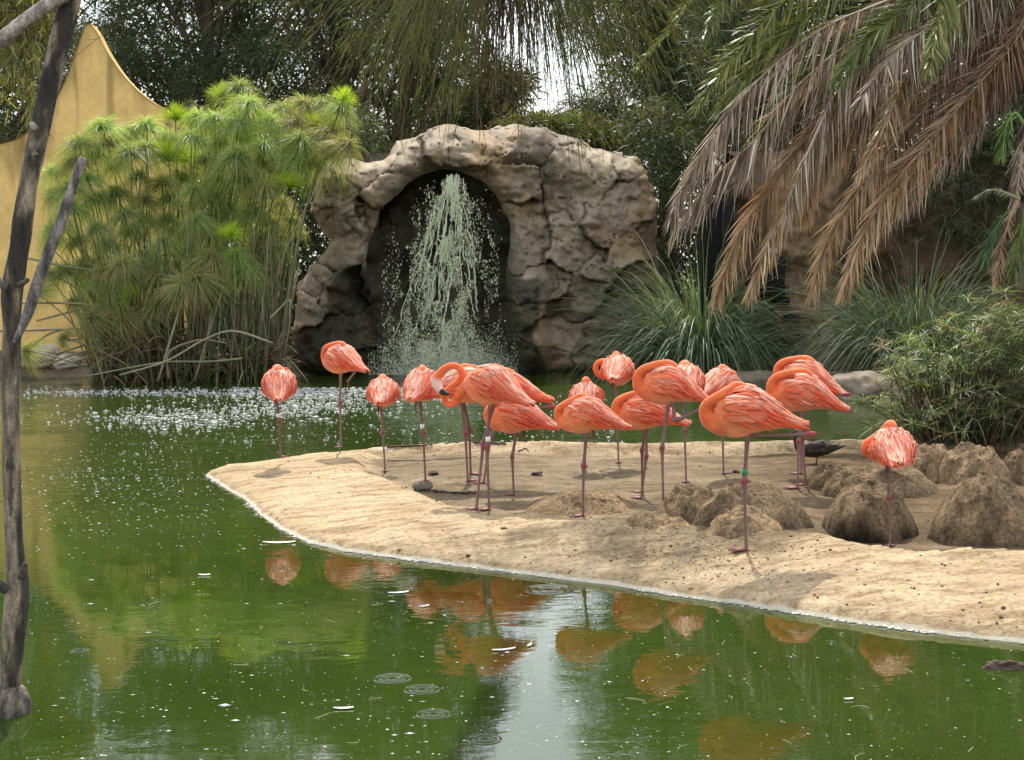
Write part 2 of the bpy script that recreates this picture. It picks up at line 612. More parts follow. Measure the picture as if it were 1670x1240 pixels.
# droppings
vd = N(n, 'ShaderNodeTexVoronoi', Scale=1.6); n.links.new(noise(n, 5, 3, 0.5).outputs['Color'], vd.inputs['Vector'])
dm = noise(n, 3.4, 5, 0.7, stretch=(0.6, 1.6, 1))
c = mixc(n, ramp(n, dm.outputs['Fac'], [(0.69, 0.0), (0.74, 0.6)]), c, (0.62, 0.57, 0.50))
# pale scum line and wet rim at the water's edge
zz = N(n, 'ShaderNodeMath', operation='ADD'); n.links.new(sp.outputs['Z'], zz.inputs[0])
tz = noise(n, 6, 6, 0.7); tzs = N(n, 'ShaderNodeMath', operation='MULTIPLY_ADD'); n.links.new(tz.outputs['Fac'], tzs.inputs[0]); tzs.inputs[1].default_value = 0.05; tzs.inputs[2].default_value = -0.022
n.links.new(tzs.outputs[0], zz.inputs[1])
rim = ramp(n, N(n, 'ShaderNodeMapRange').outputs[0], [(0.0, 0.0), (1.0, 1.0)])
mrr = rim.node.inputs['Fac'].links[0].from_node
mrr.inputs['From Min'].default_value = 0.0; mrr.inputs['From Max'].default_value = 0.042
n.links.new(zz.outputs[0], mrr.inputs['Value'])
rn = rim.node.color_ramp
rn.elements[0].position = 0.0; rn.elements[0].color = (0.5, 0.5, 0.5, 1)
rn.elements[1].position = 0.62; rn.elements[1].color = (0, 0, 0, 1)
e = rn.elements.new(0.2); e.color = (0.95, 0.95, 0.95, 1)
e = rn.elements.new(0.46); e.color = (0.75, 0.75, 0.75, 1)
inv_ = N(n, 'ShaderNodeMath', operation='SUBTRACT'); inv_.inputs[0].default_value = 1.0; n.links.new(mat_.outputs['Color'], inv_.inputs[1])
rmk = N(n, 'ShaderNodeMath', operation='MULTIPLY'); n.links.new(rim, rmk.inputs[0]); n.links.new(inv_.outputs[0], rmk.inputs[1])
c = mixc(n, rmk.outputs[0], c, (0.55, 0.51, 0.41))
n.links.new(c, b.inputs['Base Color'])
b.inputs['Roughness'].default_value = 0.92
b.inputs['Specular IOR Level'].default_value = 0.15
q = bump(n, b, t3.outputs['Fac'], 0.5, 0.03)
q = bump(n, b, t2.outputs['Fac'], 0.8, 0.015, q)
bump(n, b, t4.outputs['Fac'], 0.5, 0.006, q)
SAND = m
P2_ = V[used][:, :2]
bas_in = np.where(inside(P2_, BAS), sstep(0.05, 0.3, pdist(P2_, BAS)), 0)
pz = np.concatenate([P2_, 0 * P2_[:, :1]], 1)
for cxy, rad_p in (((0.95, 9.25), 0.62), ((1.45, 8.95), 0.5), ((0.35, 9.5), 0.4)):      # trodden mud round the small mounds
    dm_ = np.linalg.norm((P2_ - np.array(cxy)) * np.array([0.8, 1.3]), axis=1) / rad_p + 0.45 * fbm(pz * 3.2, 4, 33)
    bas_in = np.maximum(bas_in, 0.75 * sstep(1.0, 0.45, dm_))
bas_in = np.clip(bas_in * (1 + 0.25 * fbm(pz * 5, 3, 34)), 0, 1)
tag(obj('sand_island', V[used], remap[F], SAND, None, np.repeat(bas_in[:, None], 3, 1)), kind='structure')

# ------------------------------------------------------------------ mud nest mounds
m, n, b = material('dried_mud')
a = N(n, 'ShaderNodeAttribute', attribute_name='Col')
t1 = noise(n, 9, 8, 0.7, stretch=(1, 1, 0.35)); t2 = noise(n, 42, 6, 0.7); t3 = noise(n, 3.0, 4, 0.5)
c = mixc(n, 1.0, a.outputs['Color'], ramp(n, t1.outputs['Fac'], [(0.36, 0.45), (0.62, 1.3)]), 'MULTIPLY')
c = mixc(n, 1.0, c, ramp(n, t2.outputs['Fac'], [(0.36, 0.45), (0.58, 1.2)]), 'MULTIPLY')
n.links.new(c, b.inputs['Base Color'])
b.inputs['Roughness'].default_value = 0.9
b.inputs['Specular IOR Level'].default_value = 0.2
q = bump(n, b, t1.outputs['Fac'], 1.0, 0.09)
bump(n, b, t2.outputs['Fac'], 0.9, 0.035, q)
MUD = m


def mound(cx, by, w, ty, label, seed, wet=0.0, light=1.0, steep=3.0, base_z=None, squash=0.9, dip=0.0):
    p = hit(cx, by) if base_z is None else onz(cx, by, base_z)
    s = FPX / p[1]
    r = w / s / 2 * 1.10
    c = np.array([p[0], p[1] + r * squash, 0])
    z0 = (height(c[0], c[1]) if base_z is None else base_z) - 0.06
    gr = (by - 440) / FPX
    h = max(0.05, (by - ty) / s - r * gr * 1.2) + (p[2] - z0)
    nu, nv = 56, 22
    u = np.linspace(0, 2 * np.pi, nu, endpoint=False)
    v = np.linspace(0, 1, nv)                                     # 0 centre of the top, 1 foot
    uu, vv = np.meshgrid(u, v)
    d3 = np.stack([np.cos(uu) * 1.3, np.sin(uu) * 1.3, vv * 2.6 + seed * 3.1], -1)
    rad = r * (vv ** 0.9) * (1 + 0.17 * fbm(d3 * 1.0, 3, seed)) * (1 + 0.022 * fbm(d3 * np.array([6, 6, 3.0]), 3, seed + 5)) * (1 + 0.22 * sstep(0.72, 1.0, vv))
    rad0 = vv * 1.4
    prof = (1 - np.clip(vv * 1.09, 0, 1) ** 3.0) ** 0.46 * 0.95 + 0.05 * (1 - vv)
    zz_ = z0 + h * prof * (1 + 0.13 * fbm(np.stack([rad0 * np.cos(uu), rad0 * np.sin(uu), seed * 2.0 + 0 * uu], -1) * 1.7, 3, seed + 9)) - dip * h * np.exp(-(vv / 0.45) ** 2)
    zz_ = zz_ + 0.016 * fbm(np.stack([rad0 * np.cos(uu), rad0 * np.sin(uu), vv], -1) * 6, 4, seed + 2)
    X = np.stack([c[0] + np.cos(uu) * rad, c[1] + np.sin(uu) * rad * squash, zz_], -1)
    X[0] = X[0].mean(0)
    hh = (X[..., 2] - z0) / max(h, 1e-3)
    base = np.array([0.40, 0.275, 0.152]) * light
    cc = base * (0.9 + 0.22 * fbm(d3 * 2.2, 3, seed + 4))[..., None]
    if wet:
        wl = sstep(0.20, -0.12, hh - wet - 0.20 * fbm(d3 * 3.5, 4, seed + 6))[..., None]
        cc = cc * (1 - wl) + np.array([0.038, 0.031, 0.020]) * wl
    i = np.arange(nv - 1)[:, None] * nu; j = np.arange(nu)[None]; j2 = (j + 1) % nu
    Fq = np.stack([i + j, i + nu + j, i + nu + j2, i + j2], -1).reshape(-1, 4)
    o = obj('nest_mound', X.reshape(-1, 3), Fq, MUD, None, cc.reshape(-1, 3), True, loc=(c[0], c[1], z0))
    return tag(o, label, 'nest mound', 'mud nest mounds on the sand island')


mound(960, 842, 178, 797, 'low broad crumbly mud mound behind the short-legged orange flamingo', 1, light=1.05, steep=2.2)
E_MOUND = mound(1078, 868, 128, 836, 'small flat mud mound under the foot of the flamingo with its shank stretched back', 2, light=1.2, steep=2.2)
mound(1135, 852, 108, 789, 'sandy tan mud mound joining the left side of the wide dark one', 3, light=1.0, steep=2.8)
mound(1237, 862, 152, 781, 'wide dark-sided mud mound behind the leg with the green ring', 4, wet=0.12, light=0.8, steep=4.0)
mound(1222, 872, 112, 826, 'small pale rounded sand mound in front of the wide dark mound', 5, light=1.45, steep=2.0)
mound(1362, 800, 68, 752, 'grey-brown mud mound just in front of the duck', 6, light=0.85, steep=3.2)
mound(1385, 812, 66, 768, 'smaller tan mound leaning on the grey-brown mound near the duck', 7, light=0.95, steep=3.0)
mound(1462, 812, 138, 750, 'rough-topped mud mound behind the lone flamingo', 8, light=0.8, steep=3.6)
mound(1437, 890, 136, 776, 'tall rounded mud mound with black wet foot behind the lone flamingo leg', 9, wet=0.36, light=0.85, steep=4.5, base_z=0.0)
mound(1632, 893, 150, 772, 'largest brown mud mound, streaked down its front, by the right rim', 10, wet=0.10, light=0.9, steep=4.2, base_z=0.01)
mound(1522, 786, 92, 722, 'smooth tan mound under the leafy sedge bush', 11, light=1.15, steep=2.8)
mound(1606, 796, 108, 724, 'broad smooth tan mound with grooved right side under the bush', 12, light=1.1, steep=4.0)
mound(1672, 790, 62, 737, 'tan mound cut by the right edge of the view', 13, light=1.0, steep=4.0)
# ------------------------------------------------------------------ rock arch with waterfall
ARY = 26.6
OUT = np.array([(455, 622), (468, 590), (478, 530), (488, 470), (505, 438), (528, 412), (541, 392), (522, 374), (509, 348), (513, 318), (521, 285), (536, 263), (575, 257), (600, 263), (628, 258), (646, 240),
                (680, 228), (700, 213), (735, 204), (770, 211), (800, 213), (850, 206), (888, 210), (905, 222), (945, 226), (962, 240), (1000, 246), (1032, 256), (1052, 277), (1062, 310), (1070, 350), (1078, 622)], float)
INN = np.array([(640, 640), (632, 590), (618, 540), (604, 490), (598, 440), (604, 392), (620, 348), (644, 319), (668, 298), (695, 283), (725, 277), (755, 279), (785, 293), (808, 317), (824, 345), (833, 375),
                (831, 410), (823, 440), (827, 500), (822, 560), (826, 640)], float)
st = 2.6
gx0, gy0 = np.arange(448, 1086, st), np.arange(196, 626, st)
PX, PY = np.meshgrid(gx0, gy0, indexing='ij')
P2 = np.stack([PX, PY], -1)
wob = np.stack([fbm(np.stack([PX / 26, PY / 26, 0 * PX], -1), 3, 31), fbm(np.stack([PX / 26, PY / 26, 0 * PX + 9], -1), 3, 32)], -1) * 3.0
ok = inside(P2 + wob, OUT) & ~inside(P2 + wob, INN)
dout, nout = pdist(P2 + wob, OUT, True, True)
dinn, ninn = pdist(P2 + wob, INN, True, True)
# stones of the face: warped cells, long and tilted
seeds = []
rr = np.random.default_rng(12)
for k in range(900):
    q = np.array([rr.uniform(460, 1075), rr.uniform(205, 620)])
    if all(np.hypot((q - s)[0] / 1.5, (q - s)[1]) > 54 for s in seeds): seeds.append(q)
seeds = np.array(seeds)
Wp = P2 + 30 * np.stack([fbm(np.stack([PX / 75, PY / 75, 0 * PX + 3], -1), 4, 41), fbm(np.stack([PX / 75, PY / 75, 0 * PX + 5], -1), 4, 42)], -1)
ang = math.radians(-20)
D = Wp[:, :, None] - seeds[None, None]
dx = D[..., 0] * math.cos(ang) + D[..., 1] * math.sin(ang); dy = -D[..., 0] * math.sin(ang) + D[..., 1] * math.cos(ang)
dd = np.hypot(dx / 1.6, dy)
ordr = np.argsort(dd, -1)
cell = ordr[..., 0]
f1 = np.take_along_axis(dd, ordr[..., :1], -1)[..., 0]; f2 = np.take_along_axis(dd, ordr[..., 1:2], -1)[..., 0]
edge = f2 - f1
# every stone one connected patch
comp = -np.ones(cell.shape, int); sizes = []; cid = []
for i0 in range(cell.shape[0]):
    for j0 in range(cell.shape[1]):
        if comp[i0, j0] >= 0: continue
        k = len(sizes); stack = [(i0, j0)]; comp[i0, j0] = k; cnt = 0; v = cell[i0, j0]
        while stack:
            a, b_ = stack.pop(); cnt += 1
            for a2, b2 in ((a + 1, b_), (a - 1, b_), (a, b_ + 1), (a, b_ - 1)):
                if 0 <= a2 < cell.shape[0] and 0 <= b2 < cell.shape[1] and comp[a2, b2] < 0 and cell[a2, b2] == v:
                    comp[a2, b2] = k; stack.append((a2, b2))
        sizes.append(cnt); cid.append(v)
sizes = np.array(sizes)
small = sizes[comp] < 90
for _ in range(40):
    if not small.any(): break
    for ax_, sh in ((0, 1), (0, -1), (1, 1), (1, -1)):
        nb_c = np.roll(comp, sh, ax_); nb_s = np.roll(small, sh, ax_)
        take = small & ~nb_s
        comp = np.where(take, nb_c, comp); small = small & ~take
patch = comp
tilt = rr.normal(0, 0.0034, (len(seeds), 2)); offs = rr.uniform(-0.16, 0.16, len(seeds))
sm = lambda d, r: 1 - np.sqrt(np.clip(1 - (1 - np.clip(d / r, 0, 1)) ** 2, 0, 1))
P3 = np.stack([PX / 40, PY / 40, 0 * PX], -1)
crv = sstep(5.0, 0, edge)                                           # crack
line = np.abs(fbm(np.stack([PX / 60 + PY / 210, PY / 38 - PX / 130, 0 * PX + 7], -1), 2, 51))
line2 = np.abs(fbm(np.stack([PX / 42 - PY / 60 + 20, PY / 75 + PX / 90, 0 * PX + 3], -1), 2, 52))
thin = sstep(0.024, 0.0, line)                                    # finer cracks that cross a stone
dep = 0.9 * sm(dout, 46) + 0.45 * sm(dinn, 30)
dep += np.take(offs, cell) + (Wp[..., 0] - seeds[cell][..., 0]) * tilt[cell][..., 0] + (Wp[..., 1] - seeds[cell][..., 1]) * tilt[cell][..., 1]
line3 = np.abs(fbm(np.stack([PX / 95 + PY / 70 + 40, PY / 26 + PX / 210, 0 * PX + 11], -1), 2, 53))
thin = np.maximum(thin, sstep(0.020, 0.0, line3))
dep += 0.075 * crv + 0.075 * thin
rid = fbm(P3 * 1.25, 4, 65, 0.55)
dep += 0.09 * np.abs(rid) - 0.03
dep -= 0.09 * fbm(P3, 4, 61) + 0.020 * fbm(P3 * 4.5, 4, 62) + 0.10 * np.abs(fbm(np.stack([PX / 70 + PY / 90, PY / 30 - PX / 160, 0 * PX], -1), 4, 64)) + 0.03 * np.abs(fbm(P3 * 2.2, 3, 63))
dep -= 0.55 * sstep(430, 610, PY) * sstep(640, 480, PX)           # foot of the left pile stands forward
dep -= 0.9 * sstep(425, 470, PY) * sstep(905, 870, PX) * sstep(815, 825, PX)   # wet ledge right of the fall
dep -= 0.25 * sstep(0.0, 1.0, 1 - np.abs(PY - 300 - (PX - 520) * -0.25) / 90) * sstep(720, 560, PX)
Yd = ARY + dep
# unproject each node on its own depth
dirs = np.stack([(PX - 835) / FPX, -(PY - 620) / FPX, -np.ones_like(PX)], -1) @ MWn.T
# nodes just outside the shape slide onto its edge
snap = ~ok
nb = np.zeros_like(ok)
nb[1:] |= ok[:-1]; nb[:-1] |= ok[1:]; nb[:, 1:] |= ok[:, :-1]; nb[:, :-1] |= ok[:, 1:]
nb[1:, 1:] |= ok[:-1, :-1]; nb[:-1, :-1] |= ok[1:, 1:]; nb[1:, :-1] |= ok[:-1, 1:]; nb[:-1, 1:] |= ok[1:, :-1]
edge_nodes = snap & nb
tgt = np.where((dout < dinn)[..., None], nout, ninn) - wob
P2e = P2.copy(); P2e[edge_nodes] = tgt[edge_nodes]
dirs = np.stack([(P2e[..., 0] - 835) / FPX, -(P2e[..., 1] - 620) / FPX, -np.ones_like(PX)], -1) @ MWn.T
XYZ = CAMP + dirs * (Yd / dirs[..., 1])[..., None]
use = ok | edge_nodes
soft = use & ((np.minimum(dout, dinn) < 6) | edge_nodes)
for _ in range(4):
    num = np.zeros_like(XYZ); den = np.zeros(use.shape)
    for (a0, a1, b0, b1) in ((slice(1, None), slice(None, -1), slice(None), slice(None)), (slice(None, -1), slice(1, None), slice(None), slice(None)), (slice(None), slice(None), slice(1, None), slice(None, -1)), (slice(None), slice(None), slice(None, -1), slice(1, None))):
        num[a0, b0] += XYZ[a1, b1] * use[a1, b1][..., None]; den[a0, b0] += use[a1, b1]
    av = num / np.maximum(den, 1)[..., None]
    XYZ = np.where(soft[..., None], 0.5 * XYZ + 0.5 * av, XYZ)
idx = np.arange(use.size).reshape(use.shape)
F = gridfaces(*use.shape)
F = F[use.reshape(-1)[F].all(1) & ok.reshape(-1)[F].any(1)]
# colour of the stone: tan with rust and grey, algae stain round the water
base = np.array([0.285, 0.232, 0.160])
cc = base * (1 + 0.30 * fbm(P3 * 0.8, 4, 71))[..., None] * (1 + 0.12 * rr.normal(size=len(seeds)))[cell][..., None]
warm = sstep(0.0, 0.6, fbm(P3 * 0.6, 3, 72))[..., None]
cc = cc * (1 - warm * np.array([-0.10, 0.05, 0.25]))
stain = sstep(60, 8, dinn + 22 * fbm(P3 * 1.1, 3, 73)) * sstep(330, 430, PY) * 0.0
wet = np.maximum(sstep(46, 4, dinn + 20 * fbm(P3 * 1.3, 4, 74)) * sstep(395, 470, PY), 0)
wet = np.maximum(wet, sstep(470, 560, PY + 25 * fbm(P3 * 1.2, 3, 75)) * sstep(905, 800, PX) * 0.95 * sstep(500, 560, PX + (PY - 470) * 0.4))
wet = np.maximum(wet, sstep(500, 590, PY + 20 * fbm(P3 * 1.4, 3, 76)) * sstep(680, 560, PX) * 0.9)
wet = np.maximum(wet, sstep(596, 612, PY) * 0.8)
pw = P2 + 9 * np.stack([fbm(P3 * 1.6, 3, 77), fbm(P3 * 1.6, 3, 78)], -1)
for pg in ([(526, 525), (530, 468), (560, 443), (600, 428), (660, 400), (660, 640), (455, 640), (472, 548)], [(810, 446), (876, 442), (888, 480), (876, 545), (905, 640), (810, 640)]):
    pg = np.array(pg, float)
    dpg = pdist(pw, pg) * np.where(inside(pw, pg), 1, -1)
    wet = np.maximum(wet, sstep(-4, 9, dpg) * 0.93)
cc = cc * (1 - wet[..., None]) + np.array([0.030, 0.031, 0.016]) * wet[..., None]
dark = np.maximum(crv * 0.55, thin * 0.6)[..., None]
cc = cc * (1 - dark) + np.array([0.07, 0.05, 0.035]) * dark       # crack shade put into the colour, deepening joints and thin lines
m, n, b = material('carved_rock')
a = N(n, 'ShaderNodeAttribute', attribute_name='Col')
t1 = noise(n, 6, 8, 0.65); t2 = noise(n, 30, 7, 0.7)
c = mixc(n, 1.0, a.outputs['Color'], ramp(n, t1.outputs['Fac'], [(0.3, (0.70, 0.70, 0.72)), (0.7, (1.22, 1.18, 1.12))]), 'MULTIPLY')
c = mixc(n, 1.0, c, ramp(n, t2.outputs['Fac'], [(0.3, 0.68), (0.65, 1.15)]), 'MULTIPLY')
n.links.new(c, b.inputs['Base Color'])
b.inputs['Roughness'].default_value = 0.8
b.inputs['Specular IOR Level'].default_value = 0.3
q = bump(n, b, t1.outputs['Fac'], 0.35, 0.05)
bump(n, b, t2.outputs['Fac'], 0.5, 0.015, q)
ROCK = m
aloc = at(780, 612, ARY); aloc[2] = 0
arch = empty('rock_arch', aloc)
tag(arch, 'tan carved rock arch of cracked slabs with a waterfall in its opening', 'rock arch')
Vall = XYZ.reshape(-1, 3); Call = cc.reshape(-1, 3)
fc = patch.reshape(-1)[F[:, 0]]
for k in np.unique(fc):
    Fk = F[fc == k]
    lab = np.arange(len(Vall))
    while True:                                            # connected pieces of this stone
        mn = lab[Fk].min(1); old = lab.copy()
        np.minimum.at(lab, Fk.ravel(), np.repeat(mn, 4))
        if (lab == old).all(): break
    for g in np.unique(lab[Fk[:, 0]]):
        Fg = Fk[lab[Fk[:, 0]] == g]
        if len(Fg) < 10: continue
        u, inv = np.unique(Fg.ravel(), return_inverse=True)
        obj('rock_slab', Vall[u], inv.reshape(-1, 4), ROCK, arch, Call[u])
# boundary returns to the back, and the hollow behind the fall
def boundary(F):
    e = np.concatenate([F[:, [0, 1]], F[:, [1, 2]], F[:, [2, 3]], F[:, [3, 0]]])
    key = np.sort(e, 1)
    _, first, cnt = np.unique(key[:, 0] * 10_000_000 + key[:, 1], return_index=True, return_counts=True)
    return e[first[cnt == 1]]
be = boundary(F)
px_in = dinn.reshape(-1) < dout.reshape(-1)
for nm, sel in (('cave_side', px_in[be].all(1)), ('rock_back', ~px_in[be].all(1))):
    e = be[sel]
    u, inv = np.unique(e.ravel(), return_inverse=True)
    n_ = len(u); A = Vall[u]
    rows = [A]; cols = [Call[u]]
    for q, k in enumerate((0.25, 0.7, 1.3, 2.0, 2.8)):
        off = np.zeros_like(A); off[:, 1] = k
        cen = np.array([aloc[0] - 0.6, 0, 1.9])
        rad_ = (A - cen) * np.array([1, 0, 1]); rad_ = norm(rad_)
        rows.append(A + off + (rad_ * (0.22 if nm == 'cave_side' else 0.10) * math.sin(k) * 1.0) + 0.10 * fbm(A * 1.7 + k, 3, 80 + q)[:, None] * rad_)
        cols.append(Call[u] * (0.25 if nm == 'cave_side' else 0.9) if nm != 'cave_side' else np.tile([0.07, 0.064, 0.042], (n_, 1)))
    e2 = inv.reshape(-1, 2)
    Fs = [np.stack([e2[:, 1] + q * n_, e2[:, 0] + q * n_, e2[:, 0] + (q + 1) * n_, e2[:, 1] + (q + 1) * n_], -1) for q in range(5)]
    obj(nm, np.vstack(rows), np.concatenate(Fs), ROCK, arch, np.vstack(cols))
# back wall of the hollow
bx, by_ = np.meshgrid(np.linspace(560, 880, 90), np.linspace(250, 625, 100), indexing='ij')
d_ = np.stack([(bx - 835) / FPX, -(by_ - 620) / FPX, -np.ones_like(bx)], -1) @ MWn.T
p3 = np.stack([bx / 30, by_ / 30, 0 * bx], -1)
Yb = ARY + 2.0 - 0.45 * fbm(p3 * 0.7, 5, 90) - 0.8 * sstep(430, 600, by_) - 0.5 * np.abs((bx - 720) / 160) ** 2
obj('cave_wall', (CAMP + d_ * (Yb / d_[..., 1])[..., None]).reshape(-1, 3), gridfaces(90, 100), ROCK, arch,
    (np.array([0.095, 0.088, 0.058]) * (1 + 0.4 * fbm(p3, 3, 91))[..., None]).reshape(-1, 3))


# ------------------------------------------------------------------ loose rocks, right rock wall
def boulder(c, r, seed, name, label, cat, mat, col, group=None, sub=26, parent=None, rough=0.22):
    u = np.linspace(0, 2 * np.pi, sub * 2, endpoint=False); v = np.linspace(0.02, np.pi - 0.02, sub)
    uu, vv = np.meshgrid(u, v)
    d = np.stack([np.cos(uu) * np.sin(vv), np.sin(uu) * np.sin(vv), np.cos(vv)], -1)
    k = 1 + rough * fbm(d * 1.5 + seed * 5.7, 4, seed) + 0.05 * fbm(d * 6 + seed, 3, seed + 1)
    X = np.array(c) + d * np.array(r) * k[..., None]
    i = np.arange(sub - 1)[:, None] * sub * 2; j = np.arange(sub * 2)[None]; j2 = (j + 1) % (sub * 2)
    Fq = np.stack([i + j, i + sub * 2 + j, i + sub * 2 + j2, i + j2], -1).reshape(-1, 4)
    cc = np.array(col) * (1 + 0.25 * fbm(d * 3 + seed, 3, seed + 3))[..., None]
    o = obj(name, X.reshape(-1, 3), Fq, mat, parent, cc.reshape(-1, 3), True, loc=None if parent is not None else (c[0], c[1], c[2] - r[2]))
    if parent is None: tag(o, label, cat, group)
    return o


boulder(at(1400, 638, 20.9), (0.42, 0.5, 0.26), 3, 'shore_rock', 'smooth pale grey rock at the far waterline left of the leafy sedge bush', 'rock', ROCK, (0.30, 0.25, 0.18))
boulder(at(1235, 625, 23.9), (0.75, 0.5, 0.20), 4, 'shore_rock', 'low flat grey rock ledge at the foot of the left pampas grass', 'rock', ROCK, (0.22, 0.18, 0.13))
boulder(at(60, 583, 27.2), (0.55, 0.4, 0.24), 5, 'shore_rock', 'pale stone at the pond edge below the yellow wall', 'rock', ROCK, (0.42, 0.37, 0.30))
boulder(at(112, 592, 26.9), (0.26, 0.25, 0.16), 6, 'shore_rock', 'small pale stone under the drooping papyrus left of the clump', 'rock', ROCK, (0.40, 0.36, 0.30))

# rough brown rock wall under the palm
rx, ry = np.meshgrid(np.linspace(1196, 1760, 150), np.linspace(255, 625, 90), indexing='ij')
d_ = np.stack([(rx - 835) / FPX, -(ry - 620) / FPX, -np.ones_like(rx)], -1) @ MWn.T
p3 = np.stack([rx / 40, ry / 40, 0 * rx], -1)
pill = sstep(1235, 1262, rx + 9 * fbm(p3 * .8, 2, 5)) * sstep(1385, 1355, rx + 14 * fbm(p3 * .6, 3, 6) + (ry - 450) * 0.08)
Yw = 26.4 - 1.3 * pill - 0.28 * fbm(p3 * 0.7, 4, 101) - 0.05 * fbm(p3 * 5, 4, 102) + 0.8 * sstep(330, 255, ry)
cw_ = np.array([0.20, 0.13, 0.07]) * (0.55 + 0.45 * pill + 0.12 * fbm(p3 * 1.5, 3, 103))[..., None]  # darker off the pillar, the deep shade painted into the colour
w3d = CAMP + d_ * (Yw / d_[..., 1])[..., None]
obj_w = empty('rock_wall', (4.5, 25.5, 0))
tag(obj_w, 'rough brown rock wall in deep shade behind the hanging palm fronds', 'rock wall')
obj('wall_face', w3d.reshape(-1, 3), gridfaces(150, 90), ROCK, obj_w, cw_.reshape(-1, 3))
top = w3d[:, 0]; bk = top + np.array([0, 2.2, -0.3]); dn = bk * np.array([1, 1, 0])
obj('wall_top', np.concatenate([top, top + np.array([0, .8, .15]), bk, dn]), np.concatenate([np.stack([np.arange(149) + 150 * k, np.arange(149) + 1 + 150 * k, np.arange(149) + 151 + 150 * k, np.arange(149) + 150 + 150 * k], -1) for k in range(3)]),
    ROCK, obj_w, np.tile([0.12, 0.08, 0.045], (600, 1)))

# ------------------------------------------------------------------ waterfall
m, n, b = material('falling_water')
b.inputs['Base Color'].default_value = (0.89, 0.93, 0.70, 1)
b.inputs['Roughness'].default_value = 0.15
t = n.nodes.new('ShaderNodeBsdfTranslucent'); t.inputs['Color'].default_value = (0.94, 0.95, 0.74, 1)
s = n.nodes.new('ShaderNodeMixShader'); s.inputs[0].default_value = 0.45
n.links.new(b.outputs[0], s.inputs[1]); n.links.new(t.outputs[0], s.inputs[2])
n.links.new(s.outputs[0], n.nodes['Material Output'].inputs['Surface'])
FALL = m
OCT_V = np.array([(1, 0, 0), (-1, 0, 0), (0, 1, 0), (0, -1, 0), (0, 0, 1), (0, 0, -1)], float)
OCT_F = np.array([(0, 2, 4), (2, 1, 4), (1, 3, 4), (3, 0, 4), (2, 0, 5), (1, 2, 5), (3, 1, 5), (0, 3, 5)])


def droplets(P, S):
    n_ = len(P)
    V = (P[:, None] + OCT_V[None] * S[:, None]).reshape(-1, 3)
    F_ = (OCT_F[None] + (np.arange(n_) * 6)[:, None, None]).reshape(-1, 3)
    return V, F_


A = Acc()
rw = np.random.default_rng(5)
spout = at(735, 284, ARY - 0.1)
nd = 34000
tt = rw.uniform(0, 1, nd) ** 0.8
ydrop = 292 + tt * 300
wid = 11 + 104 * tt ** 0.55
off = rw.normal(0, 1, nd)
strand = np.round(off * 3.2) / 3.2
off = np.where(rw.uniform(size=nd) < 0.30, strand + 0.05 * rw.normal(size=nd) + 0.16 * np.sin(tt * 9 + strand * 7), off)
xp = 737 - 18 * tt + off * wid * 0.62 + 10 * fbm(np.stack([ydrop / 60, 0 * tt, 0 * tt], -1), 2, 68)
keepd = (xp > 622) & (xp < 818) & (rw.uniform(size=nd) < 0.35 + 0.65 * np.exp(-(off / 0.9) ** 2))
keepd &= fbm(np.stack([xp / 13, ydrop / 34, 0 * xp], -1), 2, 67) > rw.normal(-0.12, 0.12, nd)
xp, ydrop, tt = xp[keepd], ydrop[keepd], tt[keepd]
Yq = ARY - 0.25 + rw.normal(0, 0.22, len(xp)) - 0.5 * tt
d_ = np.stack([(xp - 835) / FPX, -(ydrop - 620) / FPX, -np.ones_like(xp)], -1) @ MWn.T
Pd = CAMP + d_ * (Yq / d_[..., 1])[..., None]
r_ = np.exp(rw.normal(math.log(0.0050), 0.45, len(xp)))
S_ = np.stack([r_, r_, r_ * rw.uniform(1.0, 3.2, len(xp))], -1)
A.add(*droplets(Pd, S_))
# connected ragged threads in the upper sheet
for k in range(46):
    o_ = np.clip(rw.normal(0, 0.85), -1.6, 1.6)
    t0, t1_ = rw.uniform(0.0, 0.55), 0
    t1_ = t0 + rw.uniform(0.10, 0.45)
    q = np.linspace(t0, t1_, 16)
    x_ = 737 - 18 * q + o_ * (9 + 78 * q ** 0.75) * 0.55 + 3.5 * np.cumsum(rw.normal(0, 0.55, 16)) * (0.3 + q)
    y_ = 288 + q * 300
    Yk = ARY - 0.25 - 0.5 * q + rw.normal(0, 0.15)
    pth = np.array([at(a_, b_, c_) for a_, b_, c_ in zip(x_, y_, Yk)])
    rad_ = np.abs(rw.normal(0.005, 0.004, 16)) + 0.002
    A.add(*tube(pth, rad_, 5))
for k in range(34):
    q = np.linspace(rw.uniform(0.0, 0.04), rw.uniform(0.1, 0.2), 8)
    x_ = 736 + rw.normal(0, 6) + q * np.clip(rw.normal(0, 45), -70, 70)
    pth = np.array([at(a_, 283 + b_ * 330, ARY - 0.15 - 0.5 * b_) for a_, b_ in zip(x_, q)])
    A.add(*tube(pth, rw.uniform(0.004, 0.011) * (1.2 - 4 * q).clip(0.15) * rw.uniform(0.6, 1.3, 8), 5))
tag(A.obj('waterfall', FALL, smooth=False), kind='stuff')
